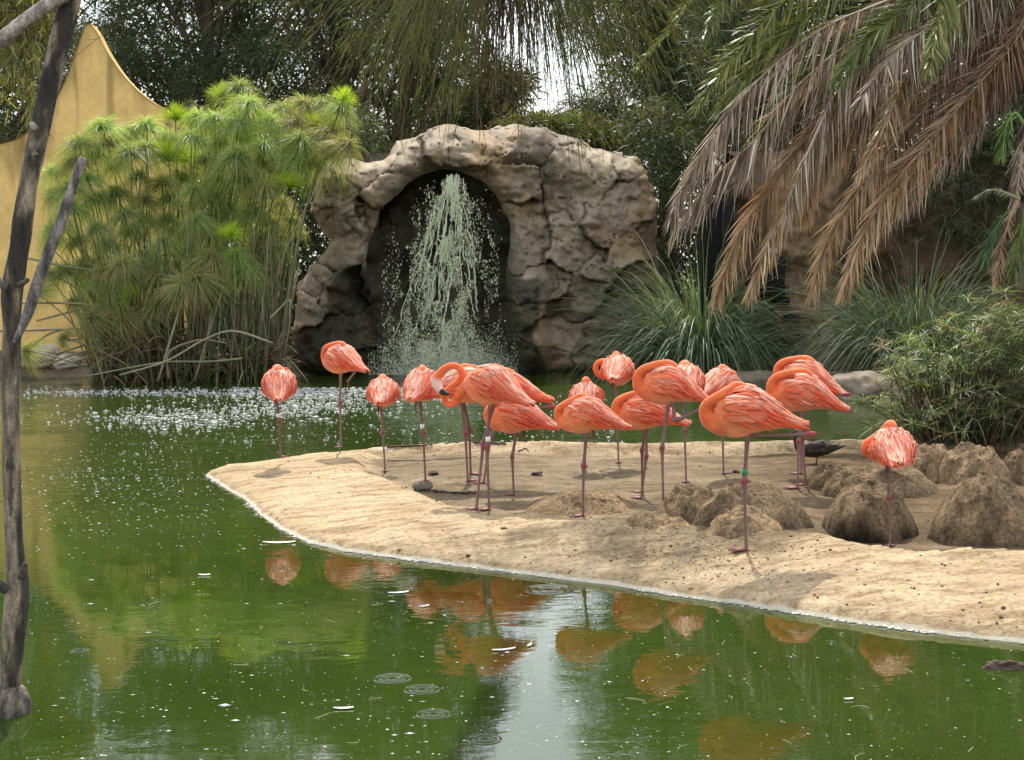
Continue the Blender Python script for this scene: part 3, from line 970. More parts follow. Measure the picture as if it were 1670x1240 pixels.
# spray at the foot
A = Acc()
ns = 14000
xs_ = rw.normal(728, 62, ns); ys_ = 612 - np.abs(rw.normal(0, 1, ns)) * (30 + 10 * np.cos((xs_ - 728) / 60))
Ys_ = ARY - 0.9 + rw.normal(0, 0.45, ns)
g_ = (xs_ > 600) & (xs_ < 845) & (ys_ > 520)
d_ = np.stack([(xs_ - 835) / FPX, -(ys_ - 620) / FPX, -np.ones_like(xs_)], -1) @ MWn.T
Pd = (CAMP + d_ * (Ys_ / d_[..., 1])[..., None])[g_]
r_ = np.exp(rw.normal(math.log(0.0045), 0.4, len(Pd)))
A.add(*droplets(Pd, np.stack([r_, r_, r_ * 1.3], -1)))
tag(A.obj('fall_spray', FALL, smooth=False), kind='stuff')

# fine mist drifting over the water under the fall
m, n, b = material('mist')
vol = n.nodes.new('ShaderNodeVolumePrincipled'); vol.inputs['Color'].default_value = (0.93, 0.96, 0.93, 1); mtc = n.nodes.new('ShaderNodeTexCoord'); mvd = N(n, 'ShaderNodeVectorMath', operation='DISTANCE'); mvd.inputs[1].default_value = (0.5, 0.5, 0.35)
n.links.new(mtc.outputs['Generated'], mvd.inputs[0])
mrd = N(n, 'ShaderNodeMapRange'); mrd.inputs['From Min'].default_value = 0.05; mrd.inputs['From Max'].default_value = 0.46; mrd.inputs['To Min'].default_value = 0.42; mrd.inputs['To Max'].default_value = 0.0
n.links.new(mvd.outputs['Value'], mrd.inputs['Value']); n.links.new(mrd.outputs[0], vol.inputs['Density'])
n.links.new(vol.outputs[0], n.nodes['Material Output'].inputs['Volume']); n.nodes.remove(b)
mc_ = at(722, 596, 25.3)
u_ = np.linspace(0, 2 * np.pi, 28, endpoint=False); v_ = np.linspace(0.03, np.pi - 0.03, 14)
uu, vv = np.meshgrid(u_, v_)
dsp = np.stack([np.cos(uu) * np.sin(vv), np.sin(uu) * np.sin(vv), np.cos(vv)], -1)
Xm = np.array([mc_[0], 25.3, 0.22]) + dsp * np.array([1.6, 0.95, 0.85]) * (1 + 0.15 * fbm(dsp * 2, 2, 66))[..., None]
ii = np.arange(13)[:, None] * 28; jj = np.arange(28)[None]; j2 = (jj + 1) % 28
tag(obj('mist', Xm.reshape(-1, 3), [np.stack([ii + jj, ii + 28 + jj, ii + 28 + j2, ii + j2], -1).reshape(-1, 4), np.arange(28)[None], (13 * 28 + np.arange(28))[::-1][None]], m), kind='stuff')

# ------------------------------------------------------------------ yellow wall
YWY = 30.0
topc = catmull(np.array([(-260, 300), (-180, 262), (-90, 247), (0, 235), (42, 218), (80, 180), (108, 128), (128, 75), (143, 40), (158, 52), (175, 84), (197, 118), (222, 146), (250, 168), (285, 188), (310, 200)], float), 130)
rows = 60
A = Acc()
fr = []
for i, (x, y) in enumerate(topc):
    a_ = at(x, y, YWY); b_ = np.array([a_[0], YWY, 0.0])
    fr.append(a_ + (b_ - a_) * np.linspace(0, 1, rows)[:, None])
fr = np.array(fr)
px3 = fr * 0.9
fr[..., 1] += 0.03 * fbm(px3, 3, 111)
tops = fr[:, 0, 2][:, None]
depth_from_top = tops - fr[..., 2]
drip = sstep(0.9, 0.0, depth_from_top + 0.6 * fbm(np.stack([fr[..., 0] * 5, fr[..., 2] * 0.6, 0 * fr[..., 0]], -1), 3, 112))
cy = np.array([0.88, 0.59, 0.215]) * (1 + 0.10 * fbm(px3 * 1.2, 4, 113))[..., None]
cy = cy * (1 - 0.45 * drip[..., None]) + np.array([0.22, 0.14, 0.05]) * 0.45 * drip[..., None]
streak = sstep(0.25, 0.75, fbm(np.stack([fr[..., 0] * 4.5, fr[..., 2] * 0.35, 0 * fr[..., 0]], -1), 3, 115))[..., None] * sstep(2.6, 0.6, depth_from_top)[..., None]
cy = cy * (1 - 0.45 * streak)
m = vcolmat('yellow_render', 0.85, 0.25, 7, 0.10, 40, 0.5, 0.01)
yw = empty('yellow_wall', (fr[60, 0, 0], YWY, 0))
tag(yw, 'ochre yellow rendered wall rising to a swooping stained peak beyond the papyrus', 'wall')
obj('wall_face', fr.reshape(-1, 3), gridfaces(len(topc), rows), m, yw, cy.reshape(-1, 3))
bk = fr.copy(); bk[..., 1] = YWY + 0.3
obj('wall_back', bk.reshape(-1, 3), gridfaces(len(topc), rows)[:, ::-1], m, yw, cy.reshape(-1, 3))
cap = np.stack([fr[:, 0], bk[:, 0]], 1)
cap[:, 0, 1] -= 0.03; cap[:, :, 2] += 0.012
obj('coping', cap.reshape(-1, 3), gridfaces(len(topc), 2), m, yw, np.tile([0.62, 0.40, 0.14], (len(topc) * 2, 1)))

# ------------------------------------------------------------------ dead tree standing in the pond at the left
def px_path(pts, Y):
    return np.array([at(p[0], p[1], Y + (p[3] if len(p) > 3 else 0)) for p in pts]), np.array([p[2] for p in pts]) / FPX * Y / 2 * 0.86


DTY = 6.15
dt = empty('dead_tree', onz(20, 1165, 0))
tag(dt, 'grey barkless dead trunk standing in the green water, leaning, with cut branch stubs', 'dead tree')


def limb(name, pts, Y, n=60, k=20, amp=0.06, seed=0, col=(0.20, 0.16, 0.12), parent=None, dark=None):
    p, r = px_path(pts, Y)
    pr = catmull(np.concatenate([p, r[:, None]], 1), n)
    V, F = loft(pr[:, :3], pr[:, 3], pr[:, 3], k)
    c = np.repeat(pr[:, :3], k, 0); c = np.vstack([c, pr[0, :3], pr[-1, :3]])
    nn = V - c
    f = 1 + amp * fbm(V * np.array([22, 22, 5]) + seed, 3, 120 + seed) + amp * 0.6 * fbm(V * np.array([9, 9, 9]) + seed, 3, 125 + seed)
    V = c + nn * f[:, None]
    cc = np.array(col) * (1 + 0.6 * fbm(V * np.array([45, 45, 14]) + seed, 4, 130 + seed))[:, None]
    if dark is not None:
        w = dark(V)[:, None]
        cc = cc * (1 - w) + np.array([0.030, 0.025, 0.018]) * w
    return obj(name, V, F, BARK_NEAR, parent, cc)


m, n, b = material('weathered_wood')
a = N(n, 'ShaderNodeAttribute', attribute_name='Col')
t1 = noise(n, 30, 8, 0.7, stretch=(1, 1, 0.16)); t2 = noise(n, 90, 5, 0.7); t3 = noise(n, 14, 6, 0.7, stretch=(1, 1, 0.5))
c = mixc(n, 1.0, a.outputs['Color'], ramp(n, t1.outputs['Fac'], [(0.36, 0.30), (0.56, 1.25)]), 'MULTIPLY')
c = mixc(n, 1.0, c, ramp(n, t2.outputs['Fac'], [(0.35, 0.6), (0.62, 1.2)]), 'MULTIPLY')
n.links.new(c, b.inputs['Base Color'])
b.inputs['Roughness'].default_value = 0.85
q = bump(n, b, t1.outputs['Fac'], 0.9, 0.02)
bump(n, b, t2.outputs['Fac'], 0.6, 0.006, q)
BARK_NEAR = m


def bark_dark(V):
    z = V[:, 2]
    up = sstep(0.9, 1.9, z) * sstep(-0.45, 0.05, fbm(V * np.array([16, 16, 5.0]), 4, 141))
    patch = sstep(0.25, 0.55, fbm(V * np.array([14, 14, 4.0]), 4, 142)) * 0.9
    foot = sstep(0.40, 0.1, z) * sstep(-0.1, 0.4, fbm(V * np.array([18, 18, 6.0]), 3, 143))
    return np.clip(np.maximum(np.maximum(up * 0.97, patch), foot), 0, 1)


limb('trunk', [(14, 1200, 46), (16, 1120, 40), (22, 1040, 42), (28, 960, 44), (24, 900, 36), (19, 780, 34), (18, 650, 34), (19, 540, 36), (20, 470, 40), (32, 400, 38), (47, 300, 36), (68, 200, 36), (90, 100, 38), (112, 10, 38), (135, -80, 36), (165, -200, 32), (200, -330, 24)],
     DTY, 150, 26, 0.09, 1, (0.26, 0.205, 0.14), dt, bark_dark)
limb('branch', [(24, 560, 12), (44, 515, 17), (62, 460, 20), (88, 390, 19), (112, 325, 19), (130, 272, 18), (137, 258, 15)], DTY - 0.05, 60, 14, 0.16, 2, (0.26, 0.225, 0.20), dt, lambda V: 0.7 * sstep(0.0, 0.5, fbm(V * np.array([30, 30, 9.0]), 3, 144)))
limb('branch', [(118, -14, 26), (60, 20, 26), (0, 67, 28), (-80, 130, 28), (-160, 180, 26)], DTY - 0.06, 50, 16, 0.04, 3, (0.36, 0.32, 0.27), dt)
limb('stub', [(60, 212, 10), (56, 208, 14), (52, 203, 13), (50, 200, 8)], DTY - 0.12, 14, 12, 0.1, 4, (0.30, 0.27, 0.22), dt)
limb('stub', [(58, 254, 14), (56, 250, 11), (55, 248, 5)], DTY - 0.10, 10, 10, 0.1, 5, (0.20, 0.18, 0.12), dt)
limb('stub', [(14, 470, 16), (4, 464, 15), (-3, 456, 10)], DTY - 0.06, 12, 12, 0.15, 6, (0.12, 0.10, 0.08), dt)
limb('stub', [(30, 466, 14), (40, 460, 12), (47, 455, 8)], DTY - 0.05, 12, 12, 0.15, 7, (0.10, 0.08, 0.06), dt)
limb('stub', [(34, 945, 14), (39, 930, 14), (41, 918, 8)], DTY - 0.10, 12, 12, 0.25, 8, (0.06, 0.05, 0.04), dt)
limb('stub', [(12, 965, 18), (4, 957, 18), (-2, 950, 12)], DTY - 0.08, 12, 12, 0.25, 9, (0.07, 0.06, 0.05), dt)
limb('root_collar', [(8, 1215, 118), (11, 1168, 96), (15, 1142, 84), (17, 1126, 68), (18, 1117, 44)], DTY, 26, 40, 0.16, 10, (0.16, 0.13, 0.095), dt, lambda V: 0.6 * sstep(0.0, 0.4, fbm(V * np.array([26, 26, 7.0]), 3, 145)))
# ------------------------------------------------------------------ trees
def tint(cols, n, rng, var=0.18):
    cols = np.asarray(cols, float)
    c = cols[rng.integers(0, len(cols), n)]
    return c * np.exp(rng.normal(0, var, (n, 1))) * np.exp(rng.normal(0, 0.05, (n, 3)))


def branch_tubes(A, base, tips, rng, r0, col, wig=0.25, k=5, bend=0.35):
    for t in tips:
        n_ = 7
        q = np.linspace(0, 1, n_)[:, None]
        mid = base + (t - base) * np.array([bend, bend, 0.62])
        P = (1 - q) ** 2 * base + 2 * q * (1 - q) * mid + q * q * t
        P[1:-1] += rng.normal(0, wig * 0.25, (n_ - 2, 3))
        V, F = tube(P, r0 * (1 - 0.85 * q[:, 0]), k)
        A.add(V, F, np.array(col) * rng.uniform(0.8, 1.2))


def tree(name, label, group, base, h, crowns, n_leaf, leafL, leafW, cols, seed, trunk_r=0.18, g=0.25, up=0.1, clump_r=0.55, nclump=70, mat=None, lean=(0, 0), bark=(0.10, 0.075, 0.055), limbs=16, droop=0.0, segs=2):
    """crowns: list of (cx, cy, cz, rx, ry, rz) in world units"""
    rng = np.random.default_rng(seed)
    root = empty(name, base)
    tag(root, label, 'tree', group)
    base = np.array(base, float)
    topp = base + np.array([lean[0], lean[1], h])
    q = np.linspace(0, 1, 14)[:, None]
    P = base + (topp - base) * q + np.array([0.25, 0.1, 0]) * np.sin(q * 5 + seed) * q
    V, F = tube(P, trunk_r * (1.15 - 0.85 * q[:, 0]), 12)
    cc = np.array(bark) * (1 + 0.3 * fbm(V * np.array([6, 6, 1.5]), 3, seed))[:, None]
    obj('trunk', V, F, BARK, root, cc)
    vol = np.array([c[3] * c[4] * c[5] for c in crowns]); vol = vol / vol.sum()
    C = []
    for i in range(nclump):
        c = crowns[rng.choice(len(crowns), p=vol)]
        d = norm(rng.normal(size=3)); rr_ = rng.uniform(0.25, 1.0) ** 0.5
        C.append(np.array(c[:3]) + d * np.array(c[3:]) * rr_)
    C = np.array(C)
    A = Acc()
    for t in C[:limbs]:
        k = np.clip((t[2] - base[2]) / h * 0.62, 0.2, 0.9)
        i = int(k * 13)
        branch_tubes(A, P[i], [t], rng, trunk_r * 0.32, bark)
        near = C[np.argsort(np.linalg.norm(C - t, axis=1))[1:4]]
        branch_tubes(A, P[i] * 0.4 + t * 0.6, near, rng, trunk_r * 0.12, bark, 0.15, 4)
    if A.n: A.obj('limb', BARK, root)
    per = n_leaf // nclump
    ctr = np.repeat(C, per, 0)
    dev = rng.normal(size=(len(ctr), 3)); dev = norm(dev) * rng.uniform(0, 1, (len(ctr), 1)) ** 0.45
    sz = np.repeat(clump_r * rng.uniform(0.6, 1.35, nclump), per)[:, None]
    Pp = ctr + dev * sz * np.array([1.15, 1.15, 0.75])
    D = norm(dev + rng.normal(0, 0.5, dev.shape) + np.array([0, 0, up]))
    L = leafL * rng.uniform(0.6, 1.35, len(ctr)); W = leafW * rng.uniform(0.7, 1.3, len(ctr))
    V, F = strips(Pp, D, L, W, g + droop, segs, prof=np.array([0.5, 1, 0.15]) if segs == 2 else None, sidev=rng.normal(size=Pp.shape))
    ct = tint(cols, nclump, rng, 0.22)
    lc = np.repeat(ct, per, 0) * np.exp(rng.normal(0, 0.2, (len(ctr), 1)))
    obj('crown', V, F, mat or LEAF_DULL, root, percol(lc, (segs + 1) * 2), smooth=False)['kind'] = 'stuff'
    return root


def crown_px(x, y, Y, rx, ry, rz):
    p = at(x, y, Y); s = Y / FPX
    return (p[0], p[1], p[2], rx * s, ry, rz * s)


def foot_px(x, Y):
    p = at(x, 560, Y)
    return (p[0], Y, float(ground_z(np.array([[p[0], Y]]))[0]) - 0.05)


DK = [(0.056, 0.076, 0.030), (0.076, 0.100, 0.042), (0.045, 0.062, 0.026)]
MID = [(0.075, 0.092, 0.032), (0.10, 0.115, 0.042), (0.060, 0.075, 0.030)]
OLV = [(0.085, 0.088, 0.030), (0.11, 0.11, 0.036), (0.065, 0.07, 0.028)]
LIME = [(0.14, 0.17, 0.035), (0.18, 0.20, 0.045), (0.10, 0.13, 0.03)]
GT = 'trees behind the pond'
tree('conifer_tree', 'large dark green feathery tree right of the yellow peak, above the papyrus', GT, foot_px(360, 40), 12,
     [crown_px(300, 40, 40, 190, 2.4, 190), crown_px(400, 130, 39, 130, 2.0, 110), crown_px(420, -120, 40.5, 200, 2.4, 160), crown_px(250, -160, 41, 190, 2.2, 150)],
     58000, 0.27, 0.021, DK + [(0.050, 0.075, 0.028)], 21, 0.24, nclump=150, clump_r=0.75)
tree('conifer_tree', 'dark tree showing left of the wooden trunk behind the yellow wall', GT, foot_px(-40, 35), 9,
     [crown_px(20, 150, 35, 150, 2, 120), crown_px(-80, 20, 35, 170, 2, 150), crown_px(90, 120, 36, 90, 1.6, 120)], 22000, 0.27, 0.021, DK, 22, 0.2, nclump=70, clump_r=0.7)
tree('bare_tree', 'thin-leaved tree with forking dark bare limbs over the right part of the papyrus', GT, foot_px(560, 37), 8.4,
     [crown_px(560, 60, 37, 110, 1.6, 130), crown_px(600, 190, 37, 90, 1.4, 70), crown_px(520, -80, 37, 150, 1.6, 110)], 6000, 0.26, 0.03, MID, 23, 0.16, nclump=60, clump_r=0.55, limbs=34, bark=(0.055, 0.042, 0.032))
tree('casuarina_tree', 'olive fine-leaved tree with a leaning brown trunk left of the sky gap behind the arch', GT, foot_px(590, 37), 10,
     [crown_px(690, 190, 37, 110, 1.6, 70), crown_px(660, 70, 37, 110, 1.8, 100), crown_px(715, -40, 37, 100, 1.8, 90), crown_px(640, -160, 37, 120, 1.6, 90)], 17000, 0.30, 0.024, OLV + MID, 24, 0.22, nclump=100, clump_r=0.6, lean=(1.8, 0), bark=(0.13, 0.085, 0.055), g=0.5)
_r = bpy.data.objects['casuarina_tree']
for pts_, r0_ in (([(555, 300), (610, 262), (680, 222), (740, 190), (800, 168)], 0.16), ([(600, 130), (575, 190), (560, 250), (548, 300)], 0.10), ([(680, 222), (700, 170), (712, 110)], 0.06)):
    P_ = catmull(np.array([at(x, y, 36.2) for x, y in pts_]), 18)
    V, F = tube(P_, np.linspace(r0_, r0_ * 0.4, 18), 8)
    obj('limb', V, F, BARK, _r, np.tile([0.15, 0.09, 0.055], (len(V), 1)))
tree('small_tree', 'small rounded olive green tree in the sky gap right above the arch', GT, foot_px(800, 36), 4.6,
     [crown_px(808, 155, 36, 58, 1.0, 48), crown_px(770, 195, 36, 60, 1.0, 40)], 6500, 0.24, 0.03, OLV, 25, 0.1, nclump=44, clump_r=0.45)
tree('small_tree', 'yellow-green leafy bush top showing just above the right shoulder of the arch', 'trees behind the pond', foot_px(900, 33), 3.2,
     [crown_px(905, 222, 33, 75, 0.9, 26), crown_px(960, 228, 33, 70, 0.9, 30), crown_px(850, 215, 33, 40, 0.8, 20)], 7000, 0.15, 0.05, LIME + OLV, 26, 0.08, nclump=44, clump_r=0.4, mat=LEAF)
tree('casuarina_tree', 'large dark green tree between the sky gap and the palm fronds', GT, foot_px(1090, 38), 14,
     [crown_px(1060, 160, 38, 130, 1.9, 100), crown_px(1030, 20, 38, 120, 2, 110), crown_px(1150, 60, 37.5, 160, 2, 160), crown_px(1120, -130, 38, 170, 2, 120), crown_px(1090, 255, 36, 110, 1.2, 60)],
     58000, 0.25, 0.020, DK + MID + [(0.06, 0.085, 0.035)], 27, 0.26, nclump=150, clump_r=0.7, g=0.35)
tree('broad_tree', 'dark shady tree filling the background beyond the hanging palm fronds', GT, foot_px(1420, 29.5), 10,
     [crown_px(1400, 150, 29.5, 240, 1.8, 160), crown_px(1600, 120, 29, 200, 1.8, 200), crown_px(1420, -150, 29, 300, 2.4, 160), crown_px(1560, 300, 28.6, 140, 1.0, 70), crown_px(1300, 60, 30, 160, 1.8, 130)],
     40000, 0.28, 0.030, DK + [(0.05, 0.055, 0.02)], 28, 0.28, nclump=140, clump_r=0.8)
tree('broad_tree', 'dark tree at the right edge above the small fern palm', GT, foot_px(1690, 25), 8,
     [crown_px(1680, 120, 25, 170, 1.6, 190), crown_px(1640, 320, 25, 110, 1.2, 100), crown_px(1800, 0, 25, 250, 2.2, 220)], 22000, 0.27, 0.03, DK, 29, 0.22, nclump=80, clump_r=0.7)
# a far wood that closes the view between the trees
rng = np.random.default_rng(40)
nw = 74000
wxp = rng.uniform(-500, 2200, nw)
gap = (np.abs(wxp - 900) < 92)
hgt = 13.5 + 1.5 * fbm(np.stack([wxp / 170, 0 * wxp, 0 * wxp], -1), 3, 41)
X = (wxp - 835) / FPX * 46
Z = rng.uniform(0.0, 1, nw) ** 0.8 * np.where(gap, 5.0 + 0.8 * np.sin(wxp / 20), hgt)
Pw = np.stack([X, 46 + rng.normal(0, 1.2, nw), Z], -1)
dens = fbm(Pw * np.array([0.55, 0.2, 0.55]), 3, 42) > -0.55
Pw = Pw[dens]
V, F = strips(Pw, rng.normal(size=Pw.shape) + np.array([0, 0, 0.1]), rng.uniform(0.35, 0.8, len(Pw)), 0.08, 0.3, 2, np.array([0.5, 1, 0.2]))
tag(obj('far_wood', V, F, LEAF_DULL, None, percol(tint(DK + MID, len(Pw), rng, 0.3), 6), smooth=False), kind='stuff')

# low dark undergrowth behind the arch and the papyrus
rng = np.random.default_rng(45)
nu_ = 52000
up_ = rng.uniform(-100, 1150, nu_)
Pu = np.stack([(up_ - 835) / FPX * 31, 30.9 + rng.normal(0, 0.55, nu_), rng.uniform(0, 1, nu_) ** 0.8 * (2.7 + 2.2 * ((up_ < 640) | (up_ > 1020)) + 0.5 * np.sin(up_ / 40))], -1)
Pu = Pu[Pu[:, 0] > -6.7]
V, F = strips(Pu, rng.normal(size=Pu.shape), rng.uniform(0.15, 0.35, len(Pu)), 0.034, 0.3, 2, np.array([0.5, 1, 0.2]))
tag(obj('undergrowth', V, F, LEAF_DULL, None, percol(tint(DK + MID, len(Pu), rng, 0.3), 6), smooth=False), kind='stuff')

# weeping casuarina twigs that hang into the view from above
rng = np.random.default_rng(50)
wt_base = (-6.5, 2.2, 0.1)
wt = empty('weeping_tree', wt_base)
tag(wt, 'weeping casuarina whose long thin twigs hang in front of the sky gap above the arch', 'tree', GT)
tb = np.array(wt_base)
hub = at(830, -95, 11.4)
pth = catmull(np.array([tb, tb + (0.2, 0.4, 3.8), tb + (2.6, 1.2, 7.2), tb + (5.6, 4.4, 7.4), hub + (-0.25, -1.6, 1.5), hub]), 60)
V, F = tube(pth, np.linspace(0.24, 0.05, 60), 12)
obj('trunk', V, F, BARK, wt, np.tile([0.11, 0.075, 0.05], (len(V), 1)))
A = Acc()
n_ = 700
hx = 830 + rng.normal(0, 95, n_); hy = -90 + rng.normal(0, 22, n_) + 0.10 * np.abs(hx - 830)
ex = 830 + (hx - 830) * rng.uniform(1.2, 2.5, n_) + rng.normal(0, 24, n_)
ey = np.where(np.abs(ex - 830) < 95, rng.uniform(30, 215, n_), 205 - 0.18 * np.abs(ex - 830) + rng.normal(0, 50, n_) - 20)
ey = np.where(rng.uniform(size=n_) < 0.5, ey * 0.6, ey)
for i in range(n_):
    Y0 = 11.4 + rng.normal(0, 0.4)
    a_, c_ = at(hx[i], hy[i], Y0), at(ex[i], ey[i], Y0 + rng.normal(0, 0.3))
    mid = (a_ + c_) / 2 + np.array([(c_ - a_)[0] * 0.10, 0, 0.16 * abs((c_ - a_)[0]) + 0.025])
    q = np.linspace(0, 1, 9)[:, None]
    P = (1 - q) ** 2 * a_ + 2 * q * (1 - q) * mid + q * q * c_
    V, F = tube(P, np.linspace(0.0042, 0.0018, 9), 3)
    brown = abs(ex[i] - 830) < 60 and rng.uniform() < 0.55
    cc = np.array((0.075, 0.045, 0.028) if brown else (0.115, 0.125, 0.035)) * np.exp(rng.normal(0, 0.22))
    A.add(V, F, cc)
    # fine side needles
    if rng.uniform() < 0.75:
        k = rng.integers(2, 9, 5)
        V, F = strips(P[k], norm(c_ - a_) + rng.normal(0, 0.28, (5, 3)), rng.uniform(0.09, 0.25, 5), 0.0055, 0.25, 2)
        A.add(V, F, cc * 1.1)
A.obj('twigs', LEAF_DULL, wt, smooth=False)['kind'] = 'stuff'
A = Acc()
for i in range(9):
    a_ = hub + rng.normal(0, 0.06, 3); e_ = at(830 + rng.normal(0, 16), rng.uniform(10, 70), 11.4)
    V, F = tube(np.linspace(a_, e_, 6) + rng.normal(0, 0.01, (6, 3)), np.linspace(0.016, 0.005, 6), 5)
    A.add(V, F, np.array([0.10, 0.05, 0.03]))
A.obj('dead_branch', BARK, wt)

# drooping leaves of the tree at the top left
rng = np.random.default_rng(60)
lb = foot_px(-120, 27.8)
lt = empty('drooping_tree', lb)
tag(lt, 'yellow-green tree with narrow drooping leaves at the upper left, partly behind the dead trunk', 'tree', GT)
tb = np.array(lb)
pth = catmull(np.array([tb, tb + (0.1, 0, 3), tb + (-0.2, -0.4, 5.2), at(-60, -60, 26), at(10, -30, 25.4)]), 30)
V, F = tube(pth, np.linspace(0.2, 0.04, 30), 10)
obj('trunk', V, F, BARK, lt, np.tile([0.14, 0.10, 0.07], (len(V), 1)))
A = Acc(); AL = Acc()
for i in range(70):
    a_ = at(rng.uniform(-90, 60), rng.uniform(-120, 60), 25.5 + rng.normal(0, 0.4))
    e_px = (rng.uniform(-60, 128), rng.uniform(20, 245))
    if e_px[0] > 85 and e_px[1] > 70: e_px = (e_px[0], rng.uniform(10, 62))
    e_ = at(e_px[0], e_px[1], 25.2 + rng.normal(0, 0.4))
    q = np.linspace(0, 1, 8)[:, None]
    mid = (a_ + e_) / 2 + np.array([(e_ - a_)[0] * 0.25, 0, 0.35])
    P = (1 - q) ** 2 * a_ + 2 * q * (1 - q) * mid + q * q * e_
    V, F = tube(P, np.linspace(0.016, 0.005, 8), 4)
    A.add(V, F, np.array([0.14, 0.11, 0.06]))
    nl = 26
    u = rng.uniform(0.2, 1, nl)
    Pl = P[np.minimum((u * 7).astype(int), 6)] + rng.normal(0, 0.06, (nl, 3))
    V, F = strips(Pl, np.stack([rng.normal(0, 0.35, nl), rng.normal(0, 0.35, nl), rng.uniform(-1.1, -0.3, nl)], -1), rng.uniform(0.16, 0.34, nl), rng.uniform(0.025, 0.045, nl), 0.15, 3, np.array([0.35, 1, 0.8, 0.1]))
    AL.add(V, F, percol(tint([(0.20, 0.20, 0.045), (0.26, 0.25, 0.06), (0.13, 0.15, 0.04)], nl, rng, 0.25), 8))
A.obj('limb', BARK, lt)
AL.obj('leaves', LEAF, lt, smooth=False)['kind'] = 'stuff'

# ------------------------------------------------------------------ papyrus
rng = np.random.default_rng(70)


def umbel_mesh(seed, dry=0.0, young=0.0):
    r_ = np.random.default_rng(seed)
    nr = 460
    th = r_.uniform(0, 2 * np.pi, nr)
    ele = np.where(r_.uniform(size=nr) < 0.75, r_.uniform(0.0, 1.35, nr), r_.uniform(-0.5, 0.5, nr)) + young * 0.4
    D = np.stack([np.cos(th) * np.cos(ele), np.sin(th) * np.cos(ele), np.sin(ele)], -1)
    L = r_.uniform(0.75, 1.1, nr)
    V, F = strips(np.zeros((nr, 3)), D, L, 0.0145, (0.80 - 0.5 * young) * r_.uniform(0.6, 1.35, nr), 4, np.array([0.8, 1, 0.9, 0.7, 0.3]), sidev=r_.normal(size=(nr, 3)))
    cols = np.array([(0.33, 0.46, 0.17), (0.28, 0.41, 0.16), (0.40, 0.50, 0.23)])
    if young: cols = np.array([(0.33, 0.46, 0.05), (0.38, 0.50, 0.06)])
    c = tint(cols, nr, r_, 0.15) * (1.2, 1.0, 0.72, 1.05, 0.6, 0.9)[seed % 6]
    d_ = np.array([0.33, 0.27, 0.15])
    k = (r_.uniform(size=nr) < dry)[:, None]
    c = np.where(k, d_ * np.exp(r_.normal(0, 0.25, (nr, 1))), c)
    cc = percol(c, 10).reshape(nr, 10, 3)
    tipc = np.array([0.46, 0.44, 0.15]) if not young else np.array([0.36, 0.42, 0.06])
    w = np.repeat(np.linspace(0, 1, 5) ** 2.2, 2)[None, :, None] * 0.6
    cc = cc * (1 - w) + tipc * w
    return mesh_data('umbel', V, F, PAPY, cc.reshape(-1, 3), False)


UM_G = [umbel_mesh(s) for s in range(1, 6)]
UM_Y = [umbel_mesh(s, 0, 1.0) for s in range(11, 13)]
UM_D = [umbel_mesh(s, 0.55) for s in range(21, 24)]
pap_loc = at(330, 612, 25.0); pap_loc[2] = 0
pap = empty('papyrus_clump', pap_loc)
tag(pap, 'tall clump of green papyrus with mop heads and drooping dry stems at the water edge', 'papyrus')
poly = np.array([(95, 260), (150, 205), (250, 190), (330, 165), (390, 145), (450, 172), (540, 165), (575, 190), (570, 240), (490, 300), (470, 400), (430, 450), (330, 440), (240, 520), (135, 530), (85, 430), (72, 330)], float)
cent = [(325, 455, .44, 'd'), (210, 250, .42, 'g'), (275, 262, .40, 'y'), (350, 195, .44, 'g'), (405, 170, .46, 'g'), (555, 180, .40, 'g'), (480, 260, .40, 'g'), (512, 208, .26, 'y'), (560, 165, .28, 'y'), (375, 385, .26, 'y'),
        (265, 300, .44, 'd'), (365, 300, .42, 'g'), (300, 265, .40, 'y'), (415, 350, .42, 'g'), (88, 320, .34, 'd'), (200, 520, .34, 'd'), (190, 318, .40, 'g'), (430, 392, .40, 'd'), (200, 430, .40, 'd'), (125, 395, .34, 'd'),
        (62, 480, .30, 'd'), (122, 493, .30, 'd'), (105, 552, .26, 'd'), (45, 572, .34, 'd'), (75, 450, .28, 'd')]
for _ in range(6000):
    if len(cent) > 128: break
    q = np.array([rng.uniform(60, 600), rng.uniform(140, 560)])
    if not inside(q[None], poly)[0]: continue
    if min(np.hypot(q[0] - c_[0], q[1] - c_[1]) for c_ in cent) < 28: continue
    hi = (q[1] - 150) / 380
    kind = 'd' if rng.uniform() < 0.05 + 0.5 * hi else ('y' if rng.uniform() < 0.12 else 'g')
    cent.append((q[0], q[1], rng.uniform(.32, .5) if kind != 'y' else rng.uniform(.26, .36), kind))
stem_m = vcolmat('papyrus_stem', 0.55, 0.4, 6, 0.25, 0)
